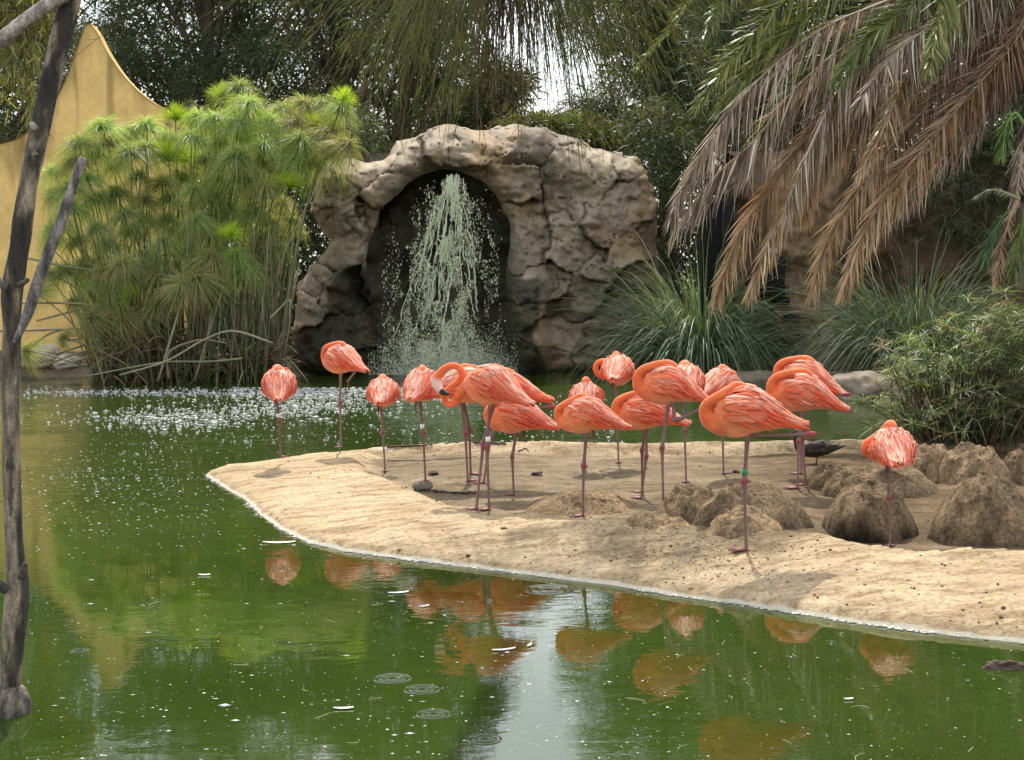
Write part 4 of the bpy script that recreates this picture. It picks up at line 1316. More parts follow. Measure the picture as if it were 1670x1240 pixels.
for (x, y, r_, kind) in cent:
    hi = np.clip((y - 150) / 380, 0, 1)
    Y0 = 26.3 - 1.9 * hi + rng.normal(0, 0.3)
    if (x, y) == (325, 455): Y0 = 24.2
    h = at(x, y, Y0)
    bx_ = 300 + (x - 300) * 0.55 + rng.normal(0, 25)
    b_ = at(np.clip(bx_, 150, 455), 600, 25.4 - 0.4 * hi + rng.normal(0, 0.3)); b_[2] = -0.05
    side = (h - b_) * np.array([1, 1, 0])
    mid = b_ + (h - b_) * np.array([0.25, 0.25, 0.62])
    q = np.linspace(0, 1, 10)[:, None]
    P = (1 - q) ** 2 * b_ + 2 * q * (1 - q) * mid + q * q * h
    V, F = tube(P, np.linspace(0.018, 0.009, 10), 5)
    col_ = np.array((0.10, 0.15, 0.04)) if kind != 'd' or rng.uniform() < 0.5 else np.array((0.24, 0.19, 0.10))
    obj('stem', V, F, stem_m, pap, np.tile(col_ * np.exp(rng.normal(0, 0.15)), (len(V), 1)))
    T = norm(P[-1] - P[-2])
    me = (UM_Y if kind == 'y' else UM_D if kind == 'd' else UM_G)
    o = bpy.data.objects.new('umbel', me[rng.integers(len(me))]); COL.objects.link(o)
    o.parent = pap
    o.location = h - np.array(pap_loc)
    T = norm(T + np.array([0, 0, 0.5 if kind != 'd' else 0.2]))
    o.rotation_euler = (Vector(T).to_track_quat('Z', 'Y').to_matrix().to_4x4() @ Matrix.Rotation(rng.uniform(0, 6.28), 4, 'Z')).to_euler()
    r_ *= 1.26; o.scale = (r_, r_, r_ * rng.uniform(0.9, 1.15))
# standing stalks, dead leaves and bent dry stems at the foot
A = Acc()
for i in range(420):
    x = rng.uniform(150, 458); Yb = rng.uniform(24.6, 26.4)
    b_ = at(x, 604, Yb); b_[2] = -0.05
    t_ = at(x + rng.normal((x - 320) * 0.10, 26), rng.uniform(360, 520), Yb + rng.normal(0, 0.4))
    V, F = tube(np.linspace(b_, t_, 5) + rng.normal(0, 0.015, (5, 3)), np.linspace(0.018, 0.008, 5), 4)
    A.add(V, F, np.array([(0.09, 0.12, 0.04), (0.20, 0.16, 0.085), (0.14, 0.10, 0.055), (0.30, 0.26, 0.17)])[rng.integers(4)] * np.exp(rng.normal(0, 0.2)))
nb_ = 900
xb = rng.uniform(170, 470, nb_); Yb = rng.uniform(24.5, 26.0, nb_)
Pb = np.array([at(a_, 596, c_) for a_, c_ in zip(xb, Yb)]); Pb[:, 2] = rng.uniform(0.05, 0.8, nb_)
V, F = strips(Pb, np.stack([rng.normal(0, 0.5, nb_), rng.normal(-0.2, 0.3, nb_), rng.uniform(-0.3, 0.9, nb_)], -1), rng.uniform(0.3, 0.9, nb_), 0.022, 0.5, 4)
A.add(V, F, percol(tint([(0.17, 0.10, 0.05), (0.22, 0.15, 0.08), (0.10, 0.12, 0.04), (0.10, 0.05, 0.03)], nb_, rng, 0.25), 10))
A.obj('stalks', stem_m, pap)['kind'] = 'stuff'
bent = [[(445, 560), (380, 540), (330, 556), (270, 590), (195, 612)], [(395, 585), (340, 590), (260, 592), (135, 615)], [(275, 618), (276, 575), (325, 555), (370, 560)], [(258, 622), (300, 480), (303, 472)], [(318, 620), (360, 480), (362, 470)],
        [(330, 600), (345, 510), (344, 505)], [(440, 520), (455, 505), (470, 490), (475, 495)], [(290, 470), (245, 490), (205, 512)], [(0, 540), (80, 538), (150, 535), (280, 512)], [(35, 494), (120, 495), (170, 500)], [(40, 420), (110, 435), (190, 445)],
        [(60, 434), (100, 455), (130, 475)], [(60, 523), (130, 505), (190, 490)], [(45, 570), (80, 545), (120, 535)], [(70, 598), (140, 572), (260, 540)], [(120, 590), (220, 560), (330, 528)], [(150, 600), (230, 575), (330, 548)], [(110, 556), (200, 538), (300, 500)],
        [(130, 470), (150, 430), (110, 380)], [(235, 420), (285, 415), (300, 417)], [(228, 480), (232, 440), (226, 418)], [(165, 610), (170, 520), (166, 500)], [(90, 578), (160, 556), (240, 530), (300, 505)], [(100, 600), (190, 588), (290, 560)]]
for k, pts in enumerate(bent):
    Yb = 24.2 + 0.06 * k
    P = np.array([at(x, y, Yb - 0.03 * i_) for i_, (x, y) in enumerate(pts)])
    P = catmull(P, 16) if len(pts) > 2 else np.linspace(P[0], P[-1], 8)
    V, F = tube(P, np.linspace(0.022, 0.014, len(P)), 6)
    c_ = np.array([(0.30, 0.27, 0.17), (0.20, 0.21, 0.10), (0.25, 0.20, 0.12)][k % 3])
    o = obj('bent_stem', V, F, stem_m, pap, np.tile(c_, (len(V), 1)))


# ------------------------------------------------------------------ pampas grass
def pampas(px, py, Y, h, spread, nblade, seed, label, cols, group='pampas grass clumps'):
    r_ = np.random.default_rng(seed)
    b_ = at(px, py, Y); b_[2] = float(ground_z(b_[None, :2])[0]) - 0.03
    root = empty('pampas_grass', b_)
    tag(root, label, 'pampas grass', group)
    th = r_.uniform(0, 2 * np.pi, nblade)
    lean = np.abs(r_.normal(0.28, 0.22, nblade))
    D = np.stack([np.cos(th) * lean, np.sin(th) * lean * 0.7, np.ones(nblade)], -1)
    P = b_ + np.stack([np.cos(th) * r_.uniform(0, spread * 0.35, nblade), np.sin(th) * r_.uniform(0, spread * 0.3, nblade), 0 * th], -1)
    L = h * r_.uniform(0.65, 1.3, nblade)
    curl = np.stack([np.cos(th), np.sin(th) * 0.7, 0 * th], -1) * r_.uniform(0.15, 0.55, nblade)[:, None] * (spread / h)
    V, F = strips(P, D, L, 0.0185, r_.uniform(0.3, 1.15, nblade) + lean * 0.5, 8, np.array([0.8, 1, 1, .95, .9, .75, .6, .4, .12]), sidev=r_.normal(size=(nblade, 3)), curl=curl)
    obj('blades', V, F, LEAF, root, percol(tint(cols, nblade, r_, 0.25), 18), smooth=False)['kind'] = 'stuff'
    nd_ = nblade // 3
    th = r_.uniform(0, 2 * np.pi, nd_)
    V, F = strips(b_ + np.stack([np.cos(th) * spread * 0.3, np.sin(th) * spread * 0.3, 0.05 + 0 * th], -1), np.stack([np.cos(th) * 0.8, np.sin(th) * 0.8, r_.uniform(0.1, 0.9, nd_)], -1), r_.uniform(0.3, 0.8, nd_) * h * 0.5, 0.022, 0.55, 4)
    obj('dry_blades', V, F, LEAF, root, percol(tint([(0.20, 0.14, 0.075), (0.13, 0.09, 0.05), (0.26, 0.20, 0.11)], nd_, r_, 0.2), 10), smooth=False)['kind'] = 'stuff'
    return root


PGC = [(0.13, 0.18, 0.095), (0.18, 0.235, 0.14), (0.09, 0.13, 0.065)]
pampas(1145, 604, 25.2, 3.4, 2.1, 2200, 81, 'arching pampas grass clump between the rock arch and the black box', PGC)
pampas(1215, 602, 25.0, 1.35, 1.0, 1000, 84, 'lower green grass clump joining the right side of the large pampas grass', PGC)
pampas(1490, 640, 22.6, 2.9, 2.1, 1600, 82, 'pampas grass with long pale arching blades behind the leafy sedge bush', PGC)
pampas(1035, 604, 25.4, 1.1, 0.8, 350, 83, 'short half-dry grass tuft at the right foot of the rock arch', PGC + [(0.20, 0.16, 0.08)])

# ------------------------------------------------------------------ leafy sedge bush
rng = np.random.default_rng(90)
sb = hit(1560, 745); sb = np.array([sb[0] + 0.15, 14.2, height(sb[0], 14.2)])
bush = empty('sedge_bush', sb)
tag(bush, 'sunlit leafy umbrella sedge bush behind the tan mounds at the right', 'bush')
hull = np.array([(1432, 700), (1425, 640), (1450, 605), (1440, 575), (1500, 560), (1530, 520), (1575, 500), (1600, 480), (1640, 478), (1700, 470), (1760, 480), (1760, 735), (1500, 735)], float)
A = Acc(); AS = Acc(); cnt = 0
while cnt < 430:
    q = np.array([rng.uniform(1400, 1770), rng.uniform(440, 735)])
    if not inside((q + rng.normal(0, 13, 2) + 16 * np.array([vnoise(np.array([q[1] / 30, 0, 0])), vnoise(np.array([q[0] / 30, 5, 0]))]))[None], hull)[0]: continue
    cnt += 1
    Yh = 13.7 + rng.uniform(-0.55, 0.9)
    h = at(q[0], q[1], Yh)
    b_ = np.array([sb[0] + (h[0] - sb[0]) * 0.45 + rng.normal(0, 0.08), 14.1 + rng.normal(0, 0.25), sb[2] - 0.05])
    if h[2] < b_[2] + 0.12: continue
    q_ = np.linspace(0, 1, 6)[:, None]
    mid = b_ + (h - b_) * np.array([0.3, 0.3, 0.6])
    P = (1 - q_) ** 2 * b_ + 2 * q_ * (1 - q_) * mid + q_ * q_ * h
    V, F = tube(P, np.linspace(0.0065, 0.004, 6), 4)
    AS.add(V, F, np.array([(0.07, 0.10, 0.03), (0.12, 0.09, 0.05), (0.05, 0.06, 0.025)])[rng.integers(3)])
    nl = rng.integers(17, 26)
    th = rng.uniform(0, 2 * np.pi, nl); el = rng.uniform(-0.15, 0.9, nl)
    D = np.stack([np.cos(th) * np.cos(el), np.sin(th) * np.cos(el), np.sin(el)], -1)
    V, F = strips(np.tile(h, (nl, 1)), D, rng.uniform(0.11, 0.24, nl), rng.uniform(0.006, 0.0115, nl), 0.35, 4, np.array([0.5, 1, 0.9, 0.6, 0.08]), sidev=np.tile([0, 0, 1.0], (nl, 1)) + rng.normal(0, 0.35, (nl, 3)))
    dry = rng.uniform() < 0.13
    A.add(V, F, percol(tint([(0.24, 0.19, 0.09)] if dry else [(0.15, 0.22, 0.065), (0.20, 0.27, 0.085), (0.10, 0.15, 0.05), (0.30, 0.33, 0.16)], nl, rng, 0.2), 10))
A.obj('leaves', LEAF, bush, smooth=False)['kind'] = 'stuff'
for i in range(90):
    x = rng.uniform(-0.7, 1.1)
    b_ = np.array([sb[0] + x * 0.6, 13.9 + rng.normal(0, 0.3), sb[2] - 0.05]); e_ = b_ + np.array([x * 0.5 + rng.normal(0, 0.35), rng.normal(-0.1, 0.3), rng.uniform(0.1, 0.6)])
    q_ = np.linspace(0, 1, 6)[:, None]
    P = b_ + (e_ - b_) * q_ + np.array([0, 0, 0.25]) * np.sin(q_ * 3.1)
    V, F = tube(P, np.linspace(0.006, 0.003, 6), 4)
    AS.add(V, F, np.array([(0.30, 0.24, 0.15), (0.12, 0.08, 0.05)])[rng.integers(2)])
AS.obj('stems', stem_m, bush)['kind'] = 'stuff'

# ------------------------------------------------------------------ palm
rng = np.random.default_rng(100)
PY0 = 18.0
crown = at(1770, -150, PY0)
pb = np.array([crown[0] + 0.25, PY0 + 0.2, float(ground_z(np.array([[crown[0] + 0.25, PY0 + 0.2]]))[0]) - 0.1])
palm = empty('date_palm', pb)
tag(palm, 'date palm with a hanging skirt of dead brown and grey fronds', 'palm tree')
q = np.linspace(0, 1, 60)[:, None]
P = pb + (crown - pb) * q
V, F = tube(P, 0.30 + 0.035 * (np.arange(60) % 2) + 0.12 * sstep(0.8, 1, q[:, 0]), 16)
obj('trunk', V, F, BARK, palm, np.tile([0.13, 0.09, 0.06], (len(V), 1)) * np.exp(rng.normal(0, 0.15, (len(V), 1))))
GREEN = [(0.13, 0.17, 0.035), (0.17, 0.20, 0.05), (0.10, 0.14, 0.04)]
YGRN = [(0.24, 0.25, 0.05), (0.20, 0.22, 0.045)]
GREY = [(0.31, 0.25, 0.165), (0.42, 0.345, 0.235), (0.19, 0.135, 0.085), (0.62, 0.54, 0.41), (0.14, 0.095, 0.058)]
BRN = [(0.28, 0.175, 0.095), (0.35, 0.23, 0.13), (0.20, 0.12, 0.065)]
DBR = [(0.135, 0.082, 0.048), (0.18, 0.115, 0.066), (0.09, 0.055, 0.032)]
TIPB = [(0.44, 0.30, 0.165), (0.37, 0.25, 0.135)]


def frond(pts, Y, llen, cols, roll, droop, seed, tipcols=None, dens=0.019, a0=40, label=None, start=None, parent=None, width=0.022, tipdroop=1.0):
    r_ = np.random.default_rng(seed)
    parent = parent or palm
    Ys = np.linspace(PY0 if start is None else Y, Y, len(pts) + 1)
    cr = crown if start is None else start
    P = [cr + r_.normal(0, 0.06, 3)] + [at(x, y, yy) for (x, y), yy in zip(pts, Ys[1:])]
    if start is not None: P = P[1:]
    # extra sagging of depth so that no frond is flat
    C = catmull(np.array(P), 70)
    seg = np.linalg.norm(np.diff(C, axis=0), axis=1)
    s = np.concatenate([[0], np.cumsum(seg)]); Lt = s[-1]
    rad_ = np.interp(s / Lt, [0, 0.3, 1], [0.028, 0.016, 0.004])
    V, F = tube(C, rad_, 6)
    mc = np.array(cols[0]) * 1.25
    o = obj('frond', V, F, DRYLEAF, parent, np.tile(mc, (len(V), 1)))
    if label: o['label'] = label
    n_ = int(Lt * 0.9 / dens)
    u = np.linspace(0.10, 0.995, n_) * Lt
    pos = np.stack([np.interp(u, s, C[:, k]) for k in range(3)], -1)
    T = norm(np.stack([np.interp(u, s, np.gradient(C[:, k], s)) for k in range(3)], -1))
    S0 = norm(np.cross(T, np.array([0, 0, 1.0])))
    N0 = np.cross(S0, T)
    x = u / Lt
    prof = np.interp(x, [0.1, 0.3, 0.7, 0.93, 1], [0.5, 0.95, 1.0, 0.62, 0.38])
    A_, C_ = [], []
    acc = Acc()
    for sd in (-1, 1):
        rl = math.radians(roll) + r_.normal(0, 0.12, n_)
        S = S0 * np.cos(rl)[:, None] + N0 * np.sin(rl)[:, None]
        a = np.radians(np.interp(x, [0, 0.6, 1], [a0 + 8, a0, a0 * 0.45]) + r_.normal(0, 7, n_))
        Nn = np.cross(T, S)
        D = T * np.cos(a)[:, None] + sd * S * np.sin(a)[:, None] + 0.25 * Nn * np.sign(Nn[:, 2:3] + 1e-6) + r_.normal(0, 0.06, (n_, 3))
        D = norm(D); D[:, 2] -= droop * r_.uniform(0.5, 1.3, n_)
        L = 1.02 * llen * prof * r_.uniform(0.8, 1.12, n_)
        V, F = strips(pos + r_.normal(0, 0.004, pos.shape), D, L, width * r_.uniform(0.8, 1.2, n_), 0.10 + 0.35 * droop * r_.uniform(0.4, 1.4, n_), 4, np.array([0.75, 1, 0.85, 0.55, 0.08]), sidev=np.tile(T, (1, 1)) + r_.normal(0, 0.5, (n_, 3)),
                      curl=r_.normal(0, 0.05 + 0.06 * droop, (n_, 3)))
        c = tint(cols, n_, r_, 0.22)
        if tipcols is not None:
            w = sstep(0.45, 0.8, x + r_.normal(0, 0.08, n_))[:, None]
            c = c * (1 - w) + tint(tipcols, n_, r_, 0.2) * w
        acc.add(V, F, percol(c, 10))
    V, F, Cc = acc.get()
    ol = obj('leaflets', V, F, DRYLEAF, o, Cc, smooth=False)
    ol['kind'] = 'stuff'
    return o


FR = [
    # green ones on the outside
    ([(1420, -170), (1240, -90), (1130, 0), (1088, 55), (1052, 95), (1036, 116)], 17.2, 0.26, YGRN, 10, 0.05, None),
    ([(1400, -150), (1250, -80), (1185, -10), (1160, 30), (1146, 62)], 16.8, 0.40, GREEN, 70, 0.15, None),
    ([(1560, -130), (1400, -90), (1290, -8), (1225, 60), (1175, 120), (1134, 178)], 17.0, 0.46, YGRN + LIME, 62, 0.05, None),
    ([(1580, -130), (1430, -70), (1330, 15), (1262, 75), (1205, 140), (1172, 186)], 17.4, 0.46, GREEN + YGRN, 40, 0.15, None),
    ([(1640, -150), (1585, -90), (1545, -15), (1526, 45), (1514, 112)], 15.4, 0.50, YGRN + LIME, 88, 0.06, None),
    ([(1660, -130), (1560, -70), (1490, 5), (1430, 50), (1385, 100), (1360, 135)], 17.0, 0.48, GREEN, 60, 0.15, None),
    ([(1680, -100), (1580, 10), (1490, 105), (1445, 200), (1400, 285)], 16.7, 0.42, [(0.085, 0.115, 0.04), (0.11, 0.14, 0.05)], 75, 0.2, TIPB),
    ([(1640, -100), (1450, 0), (1330, 110), (1262, 190), (1220, 260), (1200, 296)], 18.3, 0.48, GREEN, 60, 0.15, None),
    ([(1690, -110), (1650, -20), (1640, 60), (1625, 130)], 18.2, 0.42, GREEN, 70, 0.3, None),
    # grey dead ones
    ([(1640, -120), (1480, -15), (1350, 42), (1250, 118), (1175, 205), (1118, 300), (1094, 352)], 16.9, 0.62, GREY, 35, 0.75, None),
    ([(1660, -110), (1530, 0), (1400, 62), (1300, 142), (1235, 225), (1165, 290), (1102, 370)], 17.3, 0.60, GREY, 20, 1.0, None),
    ([(1670, -90), (1560, 10), (1450, 72), (1372, 140), (1330, 225), (1300, 290), (1285, 330)], 17.0, 0.60, GREY, 25, 1.2, None),
    ([(1670, -100), (1590, -10), (1500, 55), (1445, 105), (1402, 165)], 16.5, 0.5, GREY, 35, 0.6, None),
    # brown dead ones
    ([(1660, -60), (1500, 60), (1350, 190), (1282, 275), (1225, 350), (1188, 430), (1166, 488)], 17.5, 0.55, DBR + BRN, 65, 0.55, TIPB),
    ([(1670, -50), (1530, 80), (1380, 200), (1312, 290), (1265, 370), (1238, 435), (1222, 476)], 17.2, 0.50, GREY + BRN, 40, 0.8, TIPB),
    ([(1680, -50), (1550, 70), (1420, 170), (1355, 250), (1326, 305), (1314, 352)], 17.6, 0.52, GREY + BRN, 40, 0.9, TIPB),
    ([(1700, -60), (1640, 40), (1560, 125), (1482, 210), (1412, 295), (1355, 385), (1322, 478)], 17.4, 0.50, DBR + BRN, 65, 0.45, TIPB),
    ([(1710, -50), (1660, 60), (1585, 150), (1505, 245), (1440, 330), (1398, 405), (1372, 474)], 17.1, 0.54, BRN, 75, 0.35, TIPB),
    ([(1720, -50), (1690, 40), (1640, 105), (1560, 200), (1482, 295), (1435, 365), (1412, 396)], 17.8, 0.42, DBR, 35, 0.6, GREY),
    ([(1725, -50), (1700, 40), (1660, 120), (1575, 222), (1505, 300), (1464, 352)], 17.9, 0.42, DBR, 30, 0.6, GREY),
    ([(1720, -70), (1670, 20), (1605, 80), (1510, 150), (1440, 205), (1390, 260)], 18.1, 0.55, DBR, 40, 0.8, DBR),
    ([(1730, -60), (1712, 60), (1690, 160), (1662, 260), (1650, 330)], 17.2, 0.34, GREY + DBR, 40, 0.7, None),
    # fronds on the far side and to the right, outside the picture
    ([(1850, -320), (1980, -330), (2120, -240), (2200, -60)], 17.0, 0.5, GREEN, 20, 0.2, None),
    ([(1700, -330), (1600, -420), (1480, -420), (1350, -330)], 19.5, 0.5, GREEN, 20, 0.2, None),
    ([(1850, -120), (1950, 0), (2020, 160), (2040, 300)], 18.5, 0.5, BRN, 40, 0.6, None),
    ([(1780, -380), (1800, -520), (1880, -600), (2000, -560)], 19.0, 0.5, GREEN, 20, 0.1, None),
    ([(1690, -250), (1580, -300), (1450, -270), (1330, -180), (1250, -60)], 18.6, 0.5, GREEN, 25, 0.15, None),
]
for i, (pts, Y, ll, cols, roll, dr, tipc) in enumerate(FR):
    frond(pts, Y, ll, cols, roll, dr, 200 + i, tipc)

# small fern palm at the right edge
fp = at(1672, 560, 16.5)
fpb = np.array([fp[0], 16.6, float(ground_z(np.array([[fp[0], 16.6]]))[0]) - 0.05])
fern = empty('fern_palm', fpb)
tag(fern, 'small palm at the right edge with one brown hanging frond and bright green fronds', 'palm')
fc_ = at(1668, 330, 16.5)
V, F = tube(np.linspace(fpb, fc_, 12), np.linspace(0.09, 0.06, 12), 10)
obj('trunk', V, F, BARK, fern, np.tile([0.10, 0.07, 0.045], (len(V), 1)))
BGR = [(0.12, 0.205, 0.035), (0.16, 0.25, 0.05), (0.09, 0.155, 0.035)]
for k, (pts, Y, ll, cols, roll, dr, tc_) in enumerate([
    ([(1660, 330), (1646, 360), (1632, 410), (1622, 470)], 16.2, 0.17, BRN, 80, 0.5, TIPB),
    ([(1668, 200), (1655, 185), (1642, 205), (1634, 250)], 16.5, 0.24, BGR, 60, 0.5, None),
    ([(1668, 340), (1640, 350), (1620, 385), (1608, 430)], 16.8, 0.22, [(0.07, 0.14, 0.03), (0.05, 0.10, 0.03)], 50, 0.5, None),
    ([(1672, 340), (1668, 370), (1660, 410), (1655, 450)], 16.3, 0.30, GREEN, 70, 0.5, None),
    ([(1680, 260), (1720, 240), (1760, 280), (1780, 350)], 16.5, 0.3, BGR, 40, 0.4, None),
    ([(1662, 325), (1640, 315), (1615, 310), (1590, 322)], 16.4, 0.12, [(0.22, 0.22, 0.12)], 30, 0.4, None),
    ([(1668, 250), (1662, 290), (1655, 330), (1652, 345)], 16.4, 0.12, GREY, 60, 0.4, None)]):
    frond(pts, Y, ll, cols, roll, dr, 300 + k, tc_, dens=0.014, start=fc_, parent=fern, width=0.014)
# ------------------------------------------------------------------ flamingos
m, n, b = material('plumage')
a = N(n, 'ShaderNodeAttribute', attribute_name='Col')
t1 = noise(n, 26, 6, 0.65, stretch=(0.28, 1, 1)); t2 = noise(n, 120, 3, 0.6, stretch=(0.5, 1, 1))
c = mixc(n, 1.0, a.outputs['Color'], ramp(n, t1.outputs['Fac'], [(0.3, (0.86, 0.72, 0.66)), (0.68, (1.08, 1.25, 1.3))]), 'MULTIPLY')
n.links.new(c, b.inputs['Base Color'])
b.inputs['Roughness'].default_value = 0.75
b.inputs['Specular IOR Level'].default_value = 0.2
b.inputs['Sheen Weight'].default_value = 0.25
q = bump(n, b, t1.outputs['Fac'], 0.5, 0.012)
bump(n, b, t2.outputs['Fac'], 0.35, 0.004, q)
PLUM = m
SKIN = vcolmat('bare_leg', 0.5, 0.4, 60, 0.2, 90, 0.4, 0.002)
BAND = vcolmat('ring_plastic', 0.35, 0.5)

# tail -> chest: x, z, half width, half height
BODY = np.array([(-.375, -.100, .010, .006), (-.33, -.086, .030, .014), (-.27, -.066, .050, .034), (-.19, -.036, .080, .068), (-.10, -.008, .105, .102), (-.01, .000, .119, .124), (.075, -.002, .116, .127), (.14, -.006, .102, .119), (.19, -.014, .080, .098)])
BODY[:, 0] *= 0.84
NECKS = {
    'tuck': [(.232, 0, -.008, .056, .066), (.258, .008, .026, .042, .046), (.258, .018, .064, .035, .036), (.232, .030, .100, .031, .031), (.180, .036, .126, .029, .029), (.110, .030, .145, .028, .028), (.045, .016, .155, .028, .029), (.005, .004, .150, .034, .034), (-.035, 0, .136, .033, .032), (-.075, -.004, .112, .020, .022), (-.11, -.006, .09, .010, .012)],
    'low': [(.232, 0, -.008, .058, .068), (.256, .008, .025, .044, .048), (.248, .020, .060, .036, .037), (.205, .034, .090, .031, .031), (.150, .038, .115, .029, .029), (.095, .028, .137, .028, .028), (.055, .012, .148, .032, .033), (.020, .004, .142, .033, .032), (-.02, 0, .126, .021, .022), (-.05, -.004, .108, .010, .012)],
    'loop': [(.235, .01, -.012, .046, .05), (.262, .06, -.022, .034, .034), (.245, .125, -.036, .027, .027), (.22, .185, -.030, .025, .025), (.20, .225, .012, .024, .024), (.185, .222, .066, .024, .024), (.165, .175, .100, .024, .024), (.140, .115, .098, .025, .025), (.105, .070, .108, .026, .026), (.06, .04, .138, .028, .028), (.02, .02, .152, .034, .034), (-.02, .01, .140, .032, .032), (-.06, 0, .116, .018, .02), (-.09, 0, .096, .01, .01)],
    'curl': [(.235, .01, -.012, .046, .05), (.250, .06, -.030, .036, .036), (.215, .125, -.040, .031, .031), (.170, .165, -.012, .030, .030), (.165, .160, .035, .029, .029), (.180, .115, .070, .028, .028), (.15, .065, .110, .027, .027), (.09, .035, .150, .028, .028), (.03, .01, .178, .036, .036), (-.01, .0, .165, .033, .033), (-.05, 0, .13, .018, .02), (-.08, 0, .10, .01, .01)],
    'preen': [(.212, .0, -.03, .046, .05), (.262, .01, -.085, .034, .034), (.285, .02, -.135, .028, .028), (.325, .03, -.160, .026, .026), (.368, .03, -.140, .025, .025), (.372, .02, -.085, .025, .025), (.335, .0, -.035, .024, .024), (.290, -.02, .010, .024, .024), (.275, -.03, .065, .024, .024), (.310, -.01, .108, .024, .024), (.365, .02, .105, .024, .024), (.410, .045, .062, .026, .026), (.430, .065, .012, .032, .036), (.420, .07, -.028, .030, .036), (.392, .07, -.058, .021, .026), (.355, .07, -.078, .017, .022), (.315, .07, -.082, .008, .012)],
}
NECK_TOP = {'tuck': .184, 'low': .181, 'loop': .186, 'curl': .214, 'preen': .175}


def flamingo(label, foot, top, yaw, neck='tuck', legs='hang', scale=1.0, seed=0, foot2=None, ring=None, side=1, pale=0.0, orange=0.0, body_dx=0.0, fluff=1.0, pit=None):
    rng = np.random.default_rng(1000 + seed)
    scale = scale * 0.92
    f = hit(*foot) if len(foot) == 2 else np.array(foot)
    if seed == 13: f[2] += 0.0
    s = FPX / f[1]
    H = (foot[1] - top) / s if len(foot) == 2 else top
    zb = H - NECK_TOP[neck] * scale                       # height of the body's middle over the foot
    cy, sy = math.cos(math.radians(yaw)), math.sin(math.radians(yaw))

    def w(P):                                              # bird space -> world space about the foot
        P = np.asarray(P, float)
        return np.stack([P[..., 0] * cy - P[..., 1] * sy, P[..., 0] * sy + P[..., 1] * cy, P[..., 2]], -1)
    pitch = math.radians(rng.normal(0, 4.0)) if pit is None else math.radians(pit)
    lenk = rng.uniform(0.94, 1.05)

    def tip_body(Q):                                       # the whole body leans a little, nose down or up
        q = Q - np.array([xo, 0, zb])
        return np.stack([q[:, 0] * math.cos(pitch) - q[:, 2] * math.sin(pitch), q[:, 1], q[:, 0] * math.sin(pitch) + q[:, 2] * math.cos(pitch)], -1) + np.array([xo, 0, zb])
    xo = -0.035 + body_dx                                  # body balanced over the leg
    nk = np.array(NECKS[neck]); nk = nk * np.array([0.84 if neck != 'preen' else 0.97, side, 1, 1, 1])
    ctrl = np.concatenate([np.stack([BODY[:, 0], 0 * BODY[:, 0], BODY[:, 1], BODY[:, 2], BODY[:, 3]], 1), nk])
    nb = len(BODY)
    nring = 26 + len(nk) * 6
    S = catmull(ctrl, nring)
    u = np.linspace(0, len(ctrl) - 1, nring)
    S[:, 3:] = np.maximum(S[:, 3:], 0.004)
    P = S[:, :3] * scale
    k = 20
    V, F = loft(P, S[:, 3] * scale, S[:, 4] * scale, k)
    V = V * np.array([lenk, 1, 1]) + np.array([xo, 0, zb]); V = tip_body(V)
    uu = np.concatenate([np.repeat(u, k), [u[0], u[-1]]])
    body_c = np.array([0.78, 0.20, 0.085]); neck_c = np.array([0.78, 0.15, 0.042]); belly = np.array([0.80, 0.31, 0.16])
    body_c = body_c * (1 - orange) + np.array([0.78, 0.25, 0.07]) * orange
    wn = sstep(nb - 2.6, nb + 0.4, uu)[:, None]
    cc = body_c * (1 - wn) + neck_c * wn
    lowr = sstep(zb - 0.03, zb - 0.11, V[:, 2])[:, None] * (uu < nb - 2)[:, None]
    cc = cc * (1 - 0.6 * lowr) + belly * 0.6 * lowr
    tl = sstep(2.2, 0.6, uu)[:, None]
    cc = cc * (1 - 0.5 * tl) + np.array([0.70, 0.13, 0.055]) * 0.5 * tl
    wl = len(ctrl) - 1
    if neck == 'preen':
        face = (sstep(wl - 4.3, wl - 3.6, uu) * (uu < wl - 1.6))[:, None]
        cc = cc * (1 - face) + np.array([0.78, 0.50, 0.42]) * face
        tip = (uu > wl - 1.7)[:, None]
        cc = np.where(tip, np.array([0.02, 0.018, 0.016]), cc)
    else:
        face = (uu > wl - 1.6)[:, None]
        cc = np.where(face, np.array([0.72, 0.45, 0.36]), cc)
    cc = cc * (1 + 0.10 * fbm(V * np.array([14, 14, 14]) + seed, 3, 300 + seed))[:, None]
    A = Acc()
    A.add(w(V), F, cc)
    fmat = [0] * (sum(len(x) for x in F))

    # legs
    LEGC = np.array([0.21, 0.110, 0.100]) * (1 + 0.25 * rng.uniform(-1, 1)); KNEE = np.array([0.26, 0.036, 0.045]); FOOTC = np.array([0.25, 0.09, 0.10])
    legstart = A.n

    def leg(hip, knee, ankle, foot_dir=0.0, r=1.0):
        p = np.array([hip, hip * 0.8 + knee * 0.2, hip * 0.5 + knee * 0.5, hip * 0.12 + knee * 0.88, knee, knee * 0.88 + ankle * 0.12, knee * 0.5 + ankle * 0.5, knee * 0.06 + ankle * 0.94, ankle])
        rr_ = np.array([.034, .019,   .0120, .0125, .0205, .0125, .0090, .0095, .0145]) * r * scale
        q = catmull(np.concatenate([p, rr_[:, None]], 1), 34)
        V, F = tube(q[:, :3], q[:, 3], 8)
        t = np.linspace(0, 1, 34); t = np.concatenate([np.repeat(t, 8), [0, 1]])
        c = np.tile(LEGC, (len(V), 1))
        kn = np.exp(-((t - 0.5) / 0.055) ** 2)[:, None]
        c = c * (1 - kn) + KNEE * kn
        hp = sstep(0.16, 0.05, t)[:, None]
        c = c * (1 - hp) + belly * hp
        A.add(w(V), F, c)

